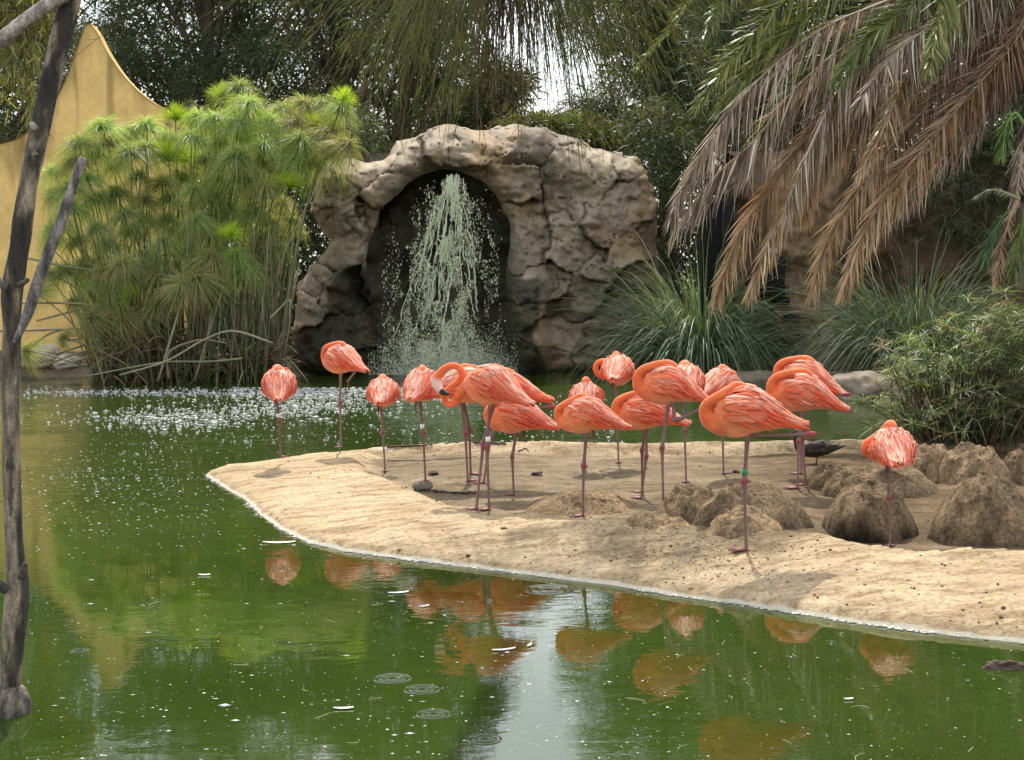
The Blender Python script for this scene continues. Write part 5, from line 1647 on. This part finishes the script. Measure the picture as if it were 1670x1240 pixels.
    def footweb(p, ang, r=1.0, hang=0.0):
        """three webbed toes and a short hind toe"""
        for da, L in ((-0.42, .085), (0, .100), (0.42, .085)):
            d = np.array([math.cos(ang + da), math.sin(ang + da), 0])
            if hang: d = d * (1 - hang) + np.array([0, 0, -1]) * hang
            e = p + d * L * scale * r
            e2 = e.copy(); mid = (p + e) / 2
            if not hang: mid[2] += 0.010; e2[2] += 0.004
            V, F = tube(np.array([p + (0, 0, 0.008), mid, e2]), np.array([.0095, .0065, .004]) * scale * r, 6)
            A.add(w(V), F, FOOTC * (1 if not hang else 0.55))
        pts = [p + np.array([0, 0, 0.010])]
        for da, L in ((-0.42, .080), (-.21, .070), (0, .094), (.21, .070), (0.42, .080)):
            d = np.array([math.cos(ang + da), math.sin(ang + da), 0])
            if hang: d = d * (1 - hang) + np.array([0, 0, -1]) * hang
            pts.append(p + d * L * scale * r + np.array([0, 0, 0.003 if not hang else 0]))
        A.add(w(np.array(pts)), np.array([(0, 1, 2), (0, 2, 3), (0, 3, 4), (0, 4, 5)]), FOOTC * 1.25 * (1 if not hang else 0.5))
        V, F = tube(np.array([p + (0, 0, .006), p - np.array([math.cos(ang), math.sin(ang), 0]) * .022 * scale]), np.array([.006, .003]) * scale, 5)
        A.add(w(V), F, FOOTC)

    hipz = zb - 0.055 * scale
    kneez = 0.57 * (zb - 0.11 * scale) + 0.02
    sx = rng.normal(0, 0.012)
    leg(np.array([xo - 0.01, 0.028, hipz]), np.array([xo * 0.35 + sx, 0.012, kneez]), np.array([0, 0, 0.014]))
    footweb(np.zeros(3), rng.normal(0, 0.25))
    if foot2 is not None:
        g2 = hit(*foot2) - f
        l2 = np.array([g2[0] * cy + g2[1] * sy, -g2[0] * sy + g2[1] * cy, g2[2] + 0.0])
        l2[:2] = np.clip(l2[:2], -0.28, 0.28); gz_ = height(*(f[:2] + np.array([l2[0] * cy - l2[1] * sy, l2[0] * sy + l2[1] * cy]))) - f[2]
        l2[2] = gz_
        leg(np.array([xo - 0.01, -0.030, hipz]), np.array([xo * 0.3 + l2[0] * 0.5 + 0.01, l2[1] * 0.5 - 0.015, kneez + 0.02 + gz_ * 0.5]), l2 + (0, 0, 0.014))
        footweb(l2, rng.normal(0, 0.25))
    elif legs == 'hang':                                   # folded leg: only the dark foot shows under the belly
        p = np.array([xo - 0.055, 0.04, zb - 0.115 * scale])
        V, F = tube(np.array([p + (0.05, 0, 0.05), p + (0.0, 0, 0.01), p + (-0.008, 0, -0.03)]), np.array([.012, .012, .010]) * scale, 6)
        A.add(w(V), F, FOOTC * 0.5)
        footweb(p + np.array([-.008, 0, -.028]), math.pi, 0.62, 0.82)
    elif legs == 'tail':                                   # shank laid back along the tail, joint sticking out behind
        a_ = np.array([xo - 0.02, 0.06, zb - 0.115 * scale]); b_ = np.array([xo - 0.37 * scale, 0.05, zb - 0.105 * scale])
        q = np.linspace(0, 1, 10)[:, None]
        V, F = tube(a_ + (b_ - a_) * q, np.interp(q[:, 0], [0, .8, .93, 1], [.010, .010, .021, .012]) * scale, 8)
        c = np.where(sstep(0.7, 0.9, np.concatenate([np.repeat(q[:, 0], 8), [0, 1]]))[:, None] > 0.5, KNEE * 1.2, LEGC)
        A.add(w(V), F, c)
    elif legs == 'raised':
        a_ = np.array([xo - 0.24 * scale, 0.06, zb - 0.085 * scale]); b_ = np.array([xo - 0.13, 0.06, zb - 0.19 * scale])
        V, F = tube(np.array([a_, a_ * 0.5 + b_ * 0.5, b_]), np.array([.010, .010, .014]) * scale, 8)
        A.add(w(V), F, LEGC)
        footweb(b_, math.pi, 0.85, 0.90)
    elif legs == 'stretch':                                # shank swung out behind and up to the tail
        hp = np.array([xo - 0.02, 0.035, hipz]); kn = np.array([xo - 0.06, 0.06, zb - 0.225 * scale]); an = np.array([xo - 0.42 * scale, 0.10, zb - 0.05 * scale])
        q = np.linspace(0, 1, 12)
        pth = catmull(np.array([hp, hp * 0.4 + kn * 0.6, kn, kn * 0.5 + an * 0.5, an]), 24)
        V, F = tube(pth, np.interp(np.linspace(0, 1, 24), [0, .4, .5, .6, .93, 1], [.02, .013, .020, .011, .011, .018]) * scale, 8)
        A.add(w(V), F, LEGC * 0.9)
        footweb(an, math.pi, 0.55, 0.3)
    V, Fl, Cc = A.get()
    nface = sum(len(x) for x in Fl)
    V = V + f
    me = mesh_data('flamingo', V - f, Fl, [PLUM, SKIN], Cc)
    mi = np.zeros(nface, np.int32); c0 = 0
    for x in Fl:
        mi[c0:c0 + len(x)] = (x.min(1) >= legstart); c0 += len(x)
    me.polygons.foreach_set('material_index', mi)
    o = bpy.data.objects.new('flamingo', me); COL.objects.link(o)
    o.location = f
    tag(o, label, 'flamingo', 'flamingos resting on the sand island')

    # wings of layered feathers
    xs_, zc_, rw_, rh_ = BODY[:, 0], BODY[:, 1], BODY[:, 2], BODY[:, 3]
    wings = []
    for sd in (1, -1):
        nfe = 210
        r2 = np.random.default_rng(2000 + seed * 2 + (sd > 0))
        x0 = r2.uniform(-0.20, 0.13, nfe)
        ph = r2.uniform(2, 108, nfe) * np.interp(x0, [-.20, 0, .13], [0.85, 1, 0.88])
        o_ = np.argsort(ph)[::-1]; x0, ph = x0[o_], ph[o_]
        L = r2.uniform(0.095, 0.17, nfe) * np.interp(ph, [0, 60, 108], [1.1, 1.0, 0.75])
        seg = 5
        t = np.linspace(0, 1, seg + 1)
        L = np.minimum(L, x0 + 0.335)
        xc = x0[:, None] - L[:, None] * t
        phd = ph[:, None] + (r2.normal(9, 9, nfe)[:, None]) * t
        xl = np.clip(xc, -0.305, 0.16)
        lift = (0.004 + 0.016 * r2.uniform(0.3, 1.2, nfe)[:, None] * (0.25 + t) + 0.008 * r2.uniform(0, 1, nfe)[:, None]) * fluff
        RW = np.interp(xl, xs_, rw_) * 1.02 + lift + 0.012 * np.exp(-((xl + 0.05) / 0.14) ** 2)
        RH = np.interp(xl, xs_, rh_) * 1.02 + lift + 0.010 * np.exp(-((xl + 0.03) / 0.14) ** 2)
        ZC = np.interp(xl, xs_, zc_) - 0.25 * np.clip(-0.305 - xc, 0, 1)
        hw = np.array([0.55, 0.95, 1.0, 0.95, 0.75, 0.18]) * 0.5
        Wd = r2.uniform(0.013, 0.027, nfe)
        dph = (Wd[:, None] * hw[None]) / np.maximum(RW, 0.04)
        def pos(phi, extra=0.0):
            return np.stack([xc, sd * (RW + extra) * np.sin(phi), ZC + (RH + extra) * np.cos(phi)], -1)
        pr = np.radians(phd)
        Lp, Mp, Rp = pos(pr - dph), pos(pr, 0.004), pos(pr + dph)
        VV = tip_body(np.stack([Lp, Mp, Rp], 2).reshape(-1, 3) * scale * np.array([lenk, 1, 1]) + np.array([xo, 0, zb]))
        bI = np.arange(nfe)[:, None] * (seg + 1) * 3 + np.arange(seg)[None] * 3
        Q = np.concatenate([np.stack([bI, bI + 1, bI + 4, bI + 3], -1).reshape(-1, 4), np.stack([bI + 1, bI + 2, bI + 5, bI + 4], -1).reshape(-1, 4)])
        palec = np.array([0.90, 0.58, 0.45]); cor = np.array([0.82, 0.22, 0.092]); deep = np.array([0.74, 0.085, 0.022])
        wp = np.clip((r2.uniform(size=nfe) < sstep(86, 10, ph) * 0.70 + pale * 0.8) * r2.uniform(0.35, 1.0, nfe) + r2.normal(0, 0.08, nfe), 0, 1)[:, None]  # pale scapulars, thickest along the top to paint in sun highlights
        wd = np.clip(sstep(46, 70, ph) * sstep(0.07, -0.06, x0) * r2.uniform(0.5, 1.2, nfe) + (r2.uniform(size=nfe) < 0.22) * 0.7, 0, 1)[:, None]
        c = cor * (1 - wp) + palec * wp
        c = c * (1 - wd) + deep * wd
        c = c * np.exp(r2.normal(0, 0.13, (nfe, 1)))
        cm = percol(c, (seg + 1) * 3).reshape(nfe, seg + 1, 3, 3)
        ed = (c * np.array([0.86, 0.50, 0.40]))[:, None, :]; cm[:, :, 0] = 0.55 * cm[:, :, 0] + 0.45 * ed; cm[:, :, 2] = 0.55 * cm[:, :, 2] + 0.45 * ed   # vanes deepen to their edges
        tp = np.linspace(0, 1, seg + 1)[None, :, None, None] ** 2 * 0.14
        cm = cm * (1 - tp) + np.array([0.86, 0.62, 0.54]) * tp
        wings.append(obj('wing', w(VV) + f, Q, FEATHER, o, cm.reshape(-1, 3), smooth=True))
    if ring:
        z = kneez + 0.055
        top_ = np.array([xo * 0.55 + sx * 0.7, 0.016, z])
        V, F = loft(w(np.array([top_ - (0, 0, .018), top_, top_ + (0, 0, .018)])) + f, np.full(3, .0175) * scale, np.full(3, .0175) * scale, 12)
        rc = {'green': (0.02, 0.22, 0.07), 'white': (0.75, 0.75, 0.72)}[ring]
        obj('leg_ring', V, F, BAND, o, np.tile(rc, (len(V), 1)))
    return o


flamingo('flamingo seen from behind at the far left tip of the sand, standing alone', (458, 747), 593, 97, 'tuck', 'hang', 1.12, 1, ring='white', pale=.15)
flamingo('tall flamingo second from the left tip, side on, folded foot hanging below its tail', (556, 731), 555, 142, 'tuck', 'raised', 1.1, 2, pale=.05)
flamingo('small round flamingo seen from behind between the tall left one and the fourth bird', (628, 771), 608, 88, 'tuck', 'hang', 1.05, 3, pale=.2)
flamingo('flamingo seen from behind on a slanted leg beside the dark stone and stick', (694, 787), 593, 72, 'tuck', 'hang', 1.08, 4, ring='white', pale=.1)
flamingo('pale-backed flamingo half hidden behind the preening bird, facing right', (763, 786), 591, 15, 'tuck', 'two', 1.15, 5, foot2=(758, 769), pale=.3)
flamingo('flamingo on two legs curling its neck in a loop to preen, black bill tip showing', (798, 833), 587, 150, 'preen', 'two', 1.15, 6, foot2=(777, 832), ring='white', pale=.05)
flamingo('flamingo with raised tail feathers and pink tucked foot behind the preening bird', (789, 789), 597, 172, 'tuck', 'tail', 1.2, 7, body_dx=-.17, pale=.1)
flamingo('low flamingo under the raised tail of another, on one thick red leg', (838, 809), 640, 165, 'low', 'hang', 1.1, 8, orange=.3)
flamingo('ruffled pale flamingo showing behind the neck of the short-legged orange bird', (955, 763), 613, 85, 'curl', 'hang', 0.95, 9, side=-1, pale=.35, fluff=1.25)
flamingo('flamingo seen from behind with its neck looped in an open ring on its left', (1009, 757), 571, 78, 'loop', 'hang', 1.08, 10, pale=.15)
flamingo('short-legged smooth orange flamingo, side on, at the crest of the sand bank', (951, 843), 638, 160, 'low', 'hang', 1.02, 11, orange=.7)
flamingo('flamingo behind and below the one with its shank stretched back, on two red legs', (1046, 815), 633, 166, 'tuck', 'two', 1.08, 12, foot2=(1052, 797), orange=.2)
flamingo('flamingo standing on a small mud mound with one grey shank stretched out behind', (1082, 838), 584, 170, 'tuck', 'stretch', 1.12, 13, pale=.0)
flamingo('flamingo mostly hidden behind the one with the outstretched shank, orange head crest showing', (1119, 789), 585, 84, 'tuck', 'hang', 1.05, 14, pale=.2)
flamingo('flamingo facing away to the right behind the bird with the green leg ring', (1180, 774), 592, 48, 'tuck', 'hang', 1.08, 15, pale=.15)
flamingo('large nearest flamingo with a green ring above the joint of its single straight leg', (1217, 899), 617, 172, 'low', 'tail', 1.18, 16, ring='green', orange=.15, body_dx=.035)
flamingo('far flamingo whose back and tail rise over the two-legged bird above the duck', (1307, 774), 578, 150, 'tuck', 'tail', 1.15, 17, pale=.05)
flamingo('two-legged flamingo standing just in front of and left of the duck', (1301, 798), 598, 166, 'tuck', 'tail', 1.2, 18, foot2=(1314, 793), ring='green', pale=.05)
flamingo('lone ruffled flamingo on the right, seen from behind among the mud mounds', (1452, 893), 681, 84, 'curl', 'hang', 1.0, 19, pale=.35, fluff=1.25)

# ------------------------------------------------------------------ duck
df = hit(1332, 757)
A = Acc()
body = np.array([(-.24, 0, .16, .006, .004), (-.19, 0, .15, .035, .018), (-.10, 0, .135, .065, .045), (0, 0, .125, .080, .066), (.08, 0, .125, .074, .066), (.135, 0, .14, .052, .052), (.165, .0, .18, .030, .030), (.172, .005, .225, .026, .026), (.170, .012, .262, .030, .033), (.155, .03, .272, .026, .028), (.13, .06, .262, .012, .010), (.12, .085, .255, .014, .005), (.115, .1, .253, .008, .003)])
S = catmull(body, 64)
V, F = loft(S[:, :3], np.maximum(S[:, 3], .003), np.maximum(S[:, 4], .003), 16)
yw_ = math.radians(170)
rot = lambda P: np.stack([P[..., 0] * math.cos(yw_) - P[..., 1] * math.sin(yw_), P[..., 0] * math.sin(yw_) + P[..., 1] * math.cos(yw_), P[..., 2]], -1)
cc = np.array([0.040, 0.030, 0.022]) * (1 + 0.8 * np.clip(fbm(V * np.array([38, 60, 60]), 3, 500), -0.8, 1.5))[:, None]
A.add(rot(V * 1.05) + df, F, cc)
for sx in (-.022, .022):
    V, F = tube(np.array([(0.0, sx, .08), (.0, sx, .03), (0.005, sx, .006)]), np.array([.012, .007, .007]), 6)
    A.add(rot(V) + df, F, np.array([0.22, 0.08, 0.04]))
    A.add(rot(np.array([(0, sx, .006), (.055, sx - .025, .004), (.062, sx, .004), (.055, sx + .025, .004)])) + df, np.array([(0, 1, 2), (0, 2, 3)]), np.array([0.22, 0.08, 0.04]))
duck = A.obj('duck', vcolmat('duck_plumage', 0.6, 0.3, 40, 0.3, 60, 0.5, 0.004), loc=tuple(df))
tag(duck, 'dark brown duck standing on the sand behind the two-legged flamingo', 'duck')
r2 = np.random.default_rng(7)
for sd in (1, -1):
    nfe = 46
    x0 = r2.uniform(-.12, .09, nfe); ph = r2.uniform(10, 95, nfe)
    P0 = np.stack([x0, sd * (np.interp(x0, [-.19, -.1, 0, .08], [.035, .065, .080, .074]) + .004) * np.sin(np.radians(ph)), .13 + (np.interp(x0, [-.19, -.1, 0, .08], [.018, .045, .066, .066]) + .004) * np.cos(np.radians(ph))], -1) * 1.05
    V, F = strips(rot(P0) + df, rot(np.tile([-1, 0, 0.08], (nfe, 1)) + r2.normal(0, .08, (nfe, 3))), r2.uniform(.05, .10, nfe), .022, 0.02, 3, np.array([.6, 1, .9, .2]), sidev=rot(np.stack([0 * ph, sd * np.sin(np.radians(ph)), np.cos(np.radians(ph))], -1)))
    cfe = np.where(r2.uniform(size=(nfe, 1)) < .25, np.array([.16, .13, .10]), np.array([.035, .026, .02])) * np.exp(r2.normal(0, .3, (nfe, 1)))
    obj('wing', V, F, FEATHER, duck, percol(cfe, 8))

# ------------------------------------------------------------------ small things on the sand and the water
SMALL = vcolmat('small_thing', 0.8, 0.25, 20, 0.3, 40, 0.5, 0.005)


def stone(px, py, w_, label, col, seed, name='stone', hgt=0.5, cat='stone', group=None):
    p = hit(px, py); r = w_ / (FPX / p[1]) / 2
    return boulder((p[0], p[1], p[2] + r * hgt * 0.55), (r, r * 0.7, r * hgt), seed, name, label, cat, SMALL, col, group, 12, rough=0.6)


stone(687, 800, 30, 'grey stone beside the foot of the slanting flamingo leg', (0.16, 0.14, 0.11), 31, hgt=0.6)
stone(706, 775, 15, 'small dark pebble by the slanting flamingo leg', (0.05, 0.045, 0.035), 32)
stone(876, 776, 16, 'dark pebble lying on the open sand right of the thick red leg', (0.08, 0.065, 0.05), 33)
stone(1200, 772, 14, 'dark pebble next to the foot of the flamingo facing away to the right', (0.07, 0.06, 0.05), 34)
stone(1112, 834, 22, 'whitish stone on the small mound by the outstretched-shank flamingo', (0.55, 0.50, 0.43), 35)
rr = np.random.default_rng(36)
A = Acc()
for i in range(700):
    x, y = rr.uniform(380, 1670), rr.uniform(722, 1000)
    g = onz(x, y, 0.15)
    if not (ix0 < g[0] < ix1 and iy0 < g[1] < iy1) or height(g[0], g[1]) < 0.03: continue
    r = abs(rr.normal(0.004, 0.0035)) + 0.0025
    A.add(OCT_V * np.array([r, r, r * 0.7]) * rr.uniform(0.7, 1.3, (6, 3)) + (g[0], g[1], height(g[0], g[1]) + r * 0.3), OCT_F, np.array([(0.07, 0.05, 0.035), (0.14, 0.10, 0.07), (0.30, 0.25, 0.19)][rr.integers(3)]))
for i in range(1500):
    x, y = rr.normal(1130, 110), rr.normal(880, 24)
    g = onz(x, y, 0.2)
    h_ = height(g[0], g[1])
    if h_ < 0.08: continue
    r = abs(rr.normal(0.002, 0.0025)) + 0.002
    A.add(OCT_V * np.array([r, r, r * 0.8]) * rr.uniform(0.7, 1.3, (6, 3)) + (g[0], g[1], h_ + r * 0.3), OCT_F, np.array([(0.20, 0.145, 0.09), (0.28, 0.21, 0.13), (0.40, 0.30, 0.19)][rr.integers(3)]))
tag(A.obj('sand_crumbs', SMALL), kind='stuff')


def stick(pts, r, label, col, seed, name='stick', lift=0.0):
    rr_ = np.random.default_rng(seed)
    P = np.array([hit(x, y) + (0, 0, r * 0.8 + lift) for x, y in pts])
    P = catmull(P, 14) if len(P) > 2 else np.linspace(P[0], P[1], 10)
    P = P + rr_.normal(0, r * 0.25, P.shape)
    V, F = tube(P, r * np.linspace(1, 0.55, len(P)), 7)
    o = obj(name, V, F, SMALL, None, np.array(col) * np.exp(rr_.normal(0, .15, (len(V), 1))), loc=tuple(P[0]))
    return tag(o, label, 'stick')


stick([(708, 803), (740, 806), (778, 806)], 0.013, 'dark stick lying behind the near sand rim beside the grey stone', (0.06, 0.045, 0.03), 41)
stick([(632, 752), (700, 752), (778, 746)], 0.006, 'long thin twig lying across the far sand between the left flamingos', (0.10, 0.07, 0.045), 42)
stick([(735, 723), (780, 725), (825, 725)], 0.014, 'dark branch lying along the far rim of the island', (0.07, 0.05, 0.035), 43)
stick([(630, 731), (680, 729), (705, 727)], 0.012, 'dark driftwood strip at the far rim behind the small round flamingo', (0.08, 0.055, 0.035), 44)
stick([(845, 737), (858, 733), (862, 738)], 0.006, 'short curled twig on the far sand by the thick red leg', (0.10, 0.07, 0.05), 45)

# floating bark chunk
lp = onz(1640, 1090, 0)
log = boulder((lp[0], lp[1], 0.008), (0.085, 0.035, 0.028), 51, 'floating_bark', 'dark chunk of bark floating in the green water at the lower right', 'bark', SMALL, (0.10, 0.065, 0.05), None, 20, rough=0.5)

WHITE = vcolmat('white_feather', 0.6, 0.3)


def feather(px, py, L, ang, label, seed, z=0.006):
    p = onz(px, py, 0) if z < 0.05 else hit(px, py)
    rr_ = np.random.default_rng(seed)
    t = np.linspace(-1, 1, 12)
    d = np.array([math.cos(ang), math.sin(ang), 0]); s_ = np.array([-d[1], d[0], 0])
    L = L * 0.62
    wd = L * 0.10 * np.sqrt(np.clip(1 - t ** 2, 0, 1)) * np.where(t < -0.6, 0.35, 1) + 0.0012
    c = p + d * (t * L / 2)[:, None] + s_ * (0.018 * L * t ** 2)[:, None] + np.array([0, 0, 1]) * (z + 0.02 * L * t ** 2)[:, None]
    V = np.stack([c - s_ * wd[:, None], c + (0, 0, 0.004), c + s_ * wd[:, None]], 1).reshape(-1, 3)
    i = np.arange(11)[:, None] * 3
    Fq = np.concatenate([np.concatenate([i, i + 1, i + 4, i + 3], 1), np.concatenate([i + 1, i + 2, i + 5, i + 4], 1)])
    o = obj('feather', V, Fq, WHITE, None, np.tile([0.80, 0.76, 0.73], (len(V), 1)), loc=tuple(p))
    return tag(o, label, 'feather', 'white feathers floating on the pond')


feather(455, 886, 0.36, 0.05, 'long white feather floating off the left flank of the sand island', 61)
feather(822, 1061, 0.20, 0.35, 'white feather with a split tip on the sky reflection in the water', 62)
feather(863, 1054, 0.10, 1.2, 'small white feather tip touching the split feather on the sky reflection', 63)
feather(650, 968, 0.20, 0.3, 'thin white feather on the water below the middle of the bank', 64)
feather(692, 990, 0.10, 0.5, 'tiny pale feather on the water left of the reflected preening bird', 65)
feather(333, 939, 0.12, 0.0, 'white fluffy feather on open water left of the sand', 66)
feather(560, 1157, 0.14, 0.1, 'white feather low in the water in front of the ripple rings', 67)
feather(1384, 1142, 0.07, 0.2, 'white down tuft floating below the lone flamingo reflection', 68)
feather(1107, 957, 0.10, 0.8, 'white feather stuck on the waterline of the near bank', 69)
feather(672, 912, 0.08, 1.0, 'white fluff caught on the bank edge left of the preening bird', 70)

# ripple rings: raised water
RR = np.random.default_rng(80)


def ripple(px, py, r_px, label, seed):
    p = onz(px, py, 0); s = FPX / p[1]; R0 = r_px / s
    nu = 64
    rad = np.linspace(R0 * 0.25, R0 * 1.15, 40)
    u_ = np.linspace(0, 2 * np.pi, nu, endpoint=False)
    z = 0.0035 * np.sin((rad - R0) / R0 * 2 * np.pi * 2.4) * sstep(R0 * .25, R0 * .5, rad) * sstep(R0 * 1.15, R0 * 0.95, rad) + 0.0026
    z[0] = z[-1] = -0.002
    X = np.stack([p[0] + rad[:, None] * np.cos(u_), p[1] + rad[:, None] * np.sin(u_), np.repeat(z[:, None], nu, 1)], -1)
    i = np.arange(39)[:, None] * nu; j = np.arange(nu)[None]; j2 = (j + 1) % nu
    o = obj('ripple_ring', X.reshape(-1, 3), np.stack([i + j, i + nu + j, i + nu + j2, i + j2], -1).reshape(-1, 4), WATER)
    return tag(o, kind='structure')


for k, (x, y, r_) in enumerate([(640, 1107, 28), (688, 1125, 27), (707, 1165, 26), (805, 1108, 20), (895, 962, 36), (790, 1206, 26), (130, 1062, 14)]):
    ripple(x, y, r_, None, k)

# froth, bubbles and down specks on the water; some stand in for sun glints
rr = np.random.default_rng(90)
A = Acc()


def specks(n_, xf, yf, r0, sig, up=0.24, el=1.6):
    P, S_ = [], []
    for i in range(n_):
        x, y = xf(), yf()
        p = onz(x, y, 0)
        q_ = np.array([[p[0], p[1]]])
        if p[1] > 26.4 or (inside(q_, ISL)[0]): continue
        r0_ = r0 * 0.62
        r = min(r0_ * math.exp(rr.normal(0, sig)), r0_ * 3.5)
        P.append((p[0], p[1], 0.0)); S_.append((r * rr.uniform(1, el), r * rr.uniform(0.7, 1.2), r * up))
    V, F = droplets(np.array(P), np.array(S_))
    A.add(V, F, np.repeat((np.array([0.80, 0.80, 0.75]) * rr.uniform(0.55, 1.1, (len(P), 1))), 6, 0))


U = rr.uniform
# bright band of white specks standing in for sun glints near the fall
specks(1700, lambda: U(380, 760), lambda: 632 + abs(rr.normal(0, 11)), 0.020, 0.45)
specks(900, lambda: U(40, 560), lambda: 640 + rr.normal(0, 3.5), 0.020, 0.45)
specks(750, lambda: rr.normal(300, 80), lambda: rr.normal(682, 9), 0.018, 0.5)
specks(700, lambda: rr.normal(480, 90), lambda: rr.normal(662, 9), 0.018, 0.5)
specks(900, lambda: U(200, 1020), lambda: U(645, 725), 0.011, 0.5)
specks(700, lambda: rr.normal(230, 90), lambda: rr.normal(775, 35), 0.008, 0.5)
specks(1600, lambda: U(30, 1000), lambda: U(640, 900), 0.0062, 0.55)
specks(1500, lambda: U(20, 1150), lambda: U(840, 1240), 0.0036, 0.6)
specks(500, lambda: U(1000, 1670), lambda: U(980, 1240), 0.0030, 0.6)
specks(90, lambda: U(40, 900), lambda: U(900, 1240), 0.009, 0.5, 0.2, 2.6)
FOAM_GLINT = vcolmat('foam_glint', 0.5, 0.4)
tag(A.obj('foam_and_glints', FOAM_GLINT), kind='stuff')
# ragged pale scum along the near shore
A2 = Acc()
ns_ = len(shore_near)
for i in range(1500):
    k = min(int(U(0, ns_ - 3)), ns_ - 2); t = U(0, 1)
    p = shore_near[k] * (1 - t) + shore_near[k + 1] * t
    if fbm(np.array([[p[0] * 2.2, p[1] * 2.2, 0]]), 2, 95)[0] < rr.normal(0.0, 0.35): continue
    p = p + np.array([rr.normal(0, 0.012), -abs(rr.normal(0, 0.022)) + 0.012])
    r = abs(rr.normal(0.006, 0.005)) + 0.002
    A2.add(OCT_V * np.array([r * U(1, 2.2), r, r * 0.5]) * rr.uniform(0.6, 1.3, (6, 3)) + (p[0], p[1], 0.003), OCT_F, np.array([0.52, 0.49, 0.41]) * U(0.6, 1.1))
tag(A2.obj('shore_scum', FOAM_GLINT), kind='stuff')
# thin curved floating grass bits
A = Acc()
for i in range(34):
    p = onz(U(60, 1650), U(900, 1240), 0)
    if inside(p[None, :2], ISL)[0]: continue
    a_ = U(0, 6.28); L = U(0.03, 0.10); c_ = rr.normal(0, 0.35)
    t = np.linspace(0, 1, 7)[:, None]
    P = p + np.array([math.cos(a_), math.sin(a_), 0]) * t * L + np.array([-math.sin(a_), math.cos(a_), 0]) * c_ * L * (t - t * t) * 2 + (0, 0, 0.002)
    V, F = tube(P, 0.0016, 4)
    A.add(V, F, np.array([0.30, 0.30, 0.13]))
tag(A.obj('floating_bits', FOAM_GLINT), kind='stuff')

# ------------------------------------------------------------------ black equipment by the rock wall
BLK = plain('black_plastic', (0.010, 0.0095, 0.009), 0.75, 0.12)


def bbox(name, p0, p1, mat, parent, bev=0.02):
    c = (np.array(p0) + np.array(p1)) / 2; h = np.abs(np.array(p1) - np.array(p0)) / 2
    bv = min(bev, h.min() * 0.45)
    pts = []
    for sz in (-1, 1):
        for ins in ((bv, h[2]), (0, h[2] - bv)) if sz > 0 else ((0, h[2] - bv), (bv, h[2])):
            d = ins[0]
            ring_ = [(-h[0] + d, -h[1] + d + bv), (-h[0] + d + bv, -h[1] + d), (h[0] - d - bv, -h[1] + d), (h[0] - d, -h[1] + d + bv), (h[0] - d, h[1] - d - bv), (h[0] - d - bv, h[1] - d), (-h[0] + d + bv, h[1] - d), (-h[0] + d, h[1] - d - bv)]
            pts.append([(x, y, sz * ins[1]) for x, y in ring_])
    V = np.array(sorted(pts, key=lambda r: r[0][2])).reshape(-1, 3) + c
    i = np.arange(3)[:, None] * 8; j = np.arange(8)[None]; j2 = (j + 1) % 8
    Q = np.stack([i + j, i + j2, i + 8 + j2, i + 8 + j], -1).reshape(-1, 4)
    return obj(name, V, [Q, np.array([[7, 6, 5, 4, 3, 2, 1, 0], [24, 25, 26, 27, 28, 29, 30, 31]])], mat, parent, smooth=False)


sp0 = at(1258, 492, 24.9)
spk = empty('loudspeaker', sp0)
tag(spk, 'black box loudspeaker fixed to the rough brown wall behind the palm fronds', 'loudspeaker')
bbox('cabinet', at(1241, 488, 24.75), at(1276, 418, 25.05), BLK, spk, 0.05)
bbox('bracket', at(1246, 418, 24.85), at(1252, 404, 24.95), BLK, spk, 0.01)
bbox('bracket', at(1266, 418, 24.85), at(1270, 404, 24.95), BLK, spk, 0.01)
bbox('foot_mount', at(1262, 496, 24.8), at(1284, 484, 25.05), BLK, spk, 0.02)
V, F = loft(np.array([at(1246, 410, 24.8), at(1268, 410, 24.8)]), 0.06, 0.05, 12)
obj('lamp', V, F, plain('pale_lens', (0.35, 0.33, 0.28), 0.3), spk)
fl0 = at(1300, 520, 24.8)
fl = empty('spotlight', fl0)
tag(fl, 'black barrel spotlight with a curled cable on the brown wall', 'spotlight')
V, F = loft(np.array([at(x, 520, 24.75) for x in (1277, 1279, 1301, 1306)]), np.array([.055, .065, .06, .03]), np.array([.055, .065, .06, .03]), 16)
obj('barrel', V, F, BLK, fl)
V, F = tube(catmull(np.array([at(1305, 519, 24.78), at(1322, 522, 24.8), at(1332, 536, 24.85), at(1338, 552, 24.95)]), 20), 0.014, 6)
obj('cable', V, F, BLK, fl)
bf0 = at(1165, 440, 25.4); bf0[2] = 0
bf = empty('black_frame', bf0)
tag(bf, 'black post and beam frame in the dark between rock arch and brown wall', 'frame')
bbox('post', np.array([at(1180, 400, 25.3)[0], 25.2, 0.1]), at(1197, 296, 25.5), BLK, bf, 0.04)
bbox('beam', at(1150, 318, 25.22), at(1188, 290, 25.48), BLK, bf, 0.04)
bbox('opening_shade', np.array([at(1138, 400, 25.9)[0], 25.9, 0.1]), at(1182, 322, 26.0), BLK, bf, 0.03)  # black sheet standing in for the shade of the dark opening
# low wooden rail at the far waterline
rl0 = at(1300, 610, 21.9)
rl = empty('wooden_rail', rl0)
tag(rl, 'low weathered wooden edge rail at the far waterline under the brown wall', 'rail')
WOOD = plain('grey_wood', (0.15, 0.12, 0.09), 0.85)
for k, (y0, y1) in enumerate(((606, 613), (616, 623), (626, 633))):
    bbox('board', at(1290, y1, 21.85 - 0.02 * k), at(1420, y0, 21.95 - 0.02 * k), WOOD, rl, 0.012)
bbox('post', np.array([at(1296, 600, 22.0)[0], 21.97, -0.2]), at(1306, 612, 22.1), WOOD, rl, 0.012)
bbox('post', np.array([at(1404, 600, 22.0)[0], 21.97, -0.2]), at(1414, 612, 22.1), WOOD, rl, 0.012)
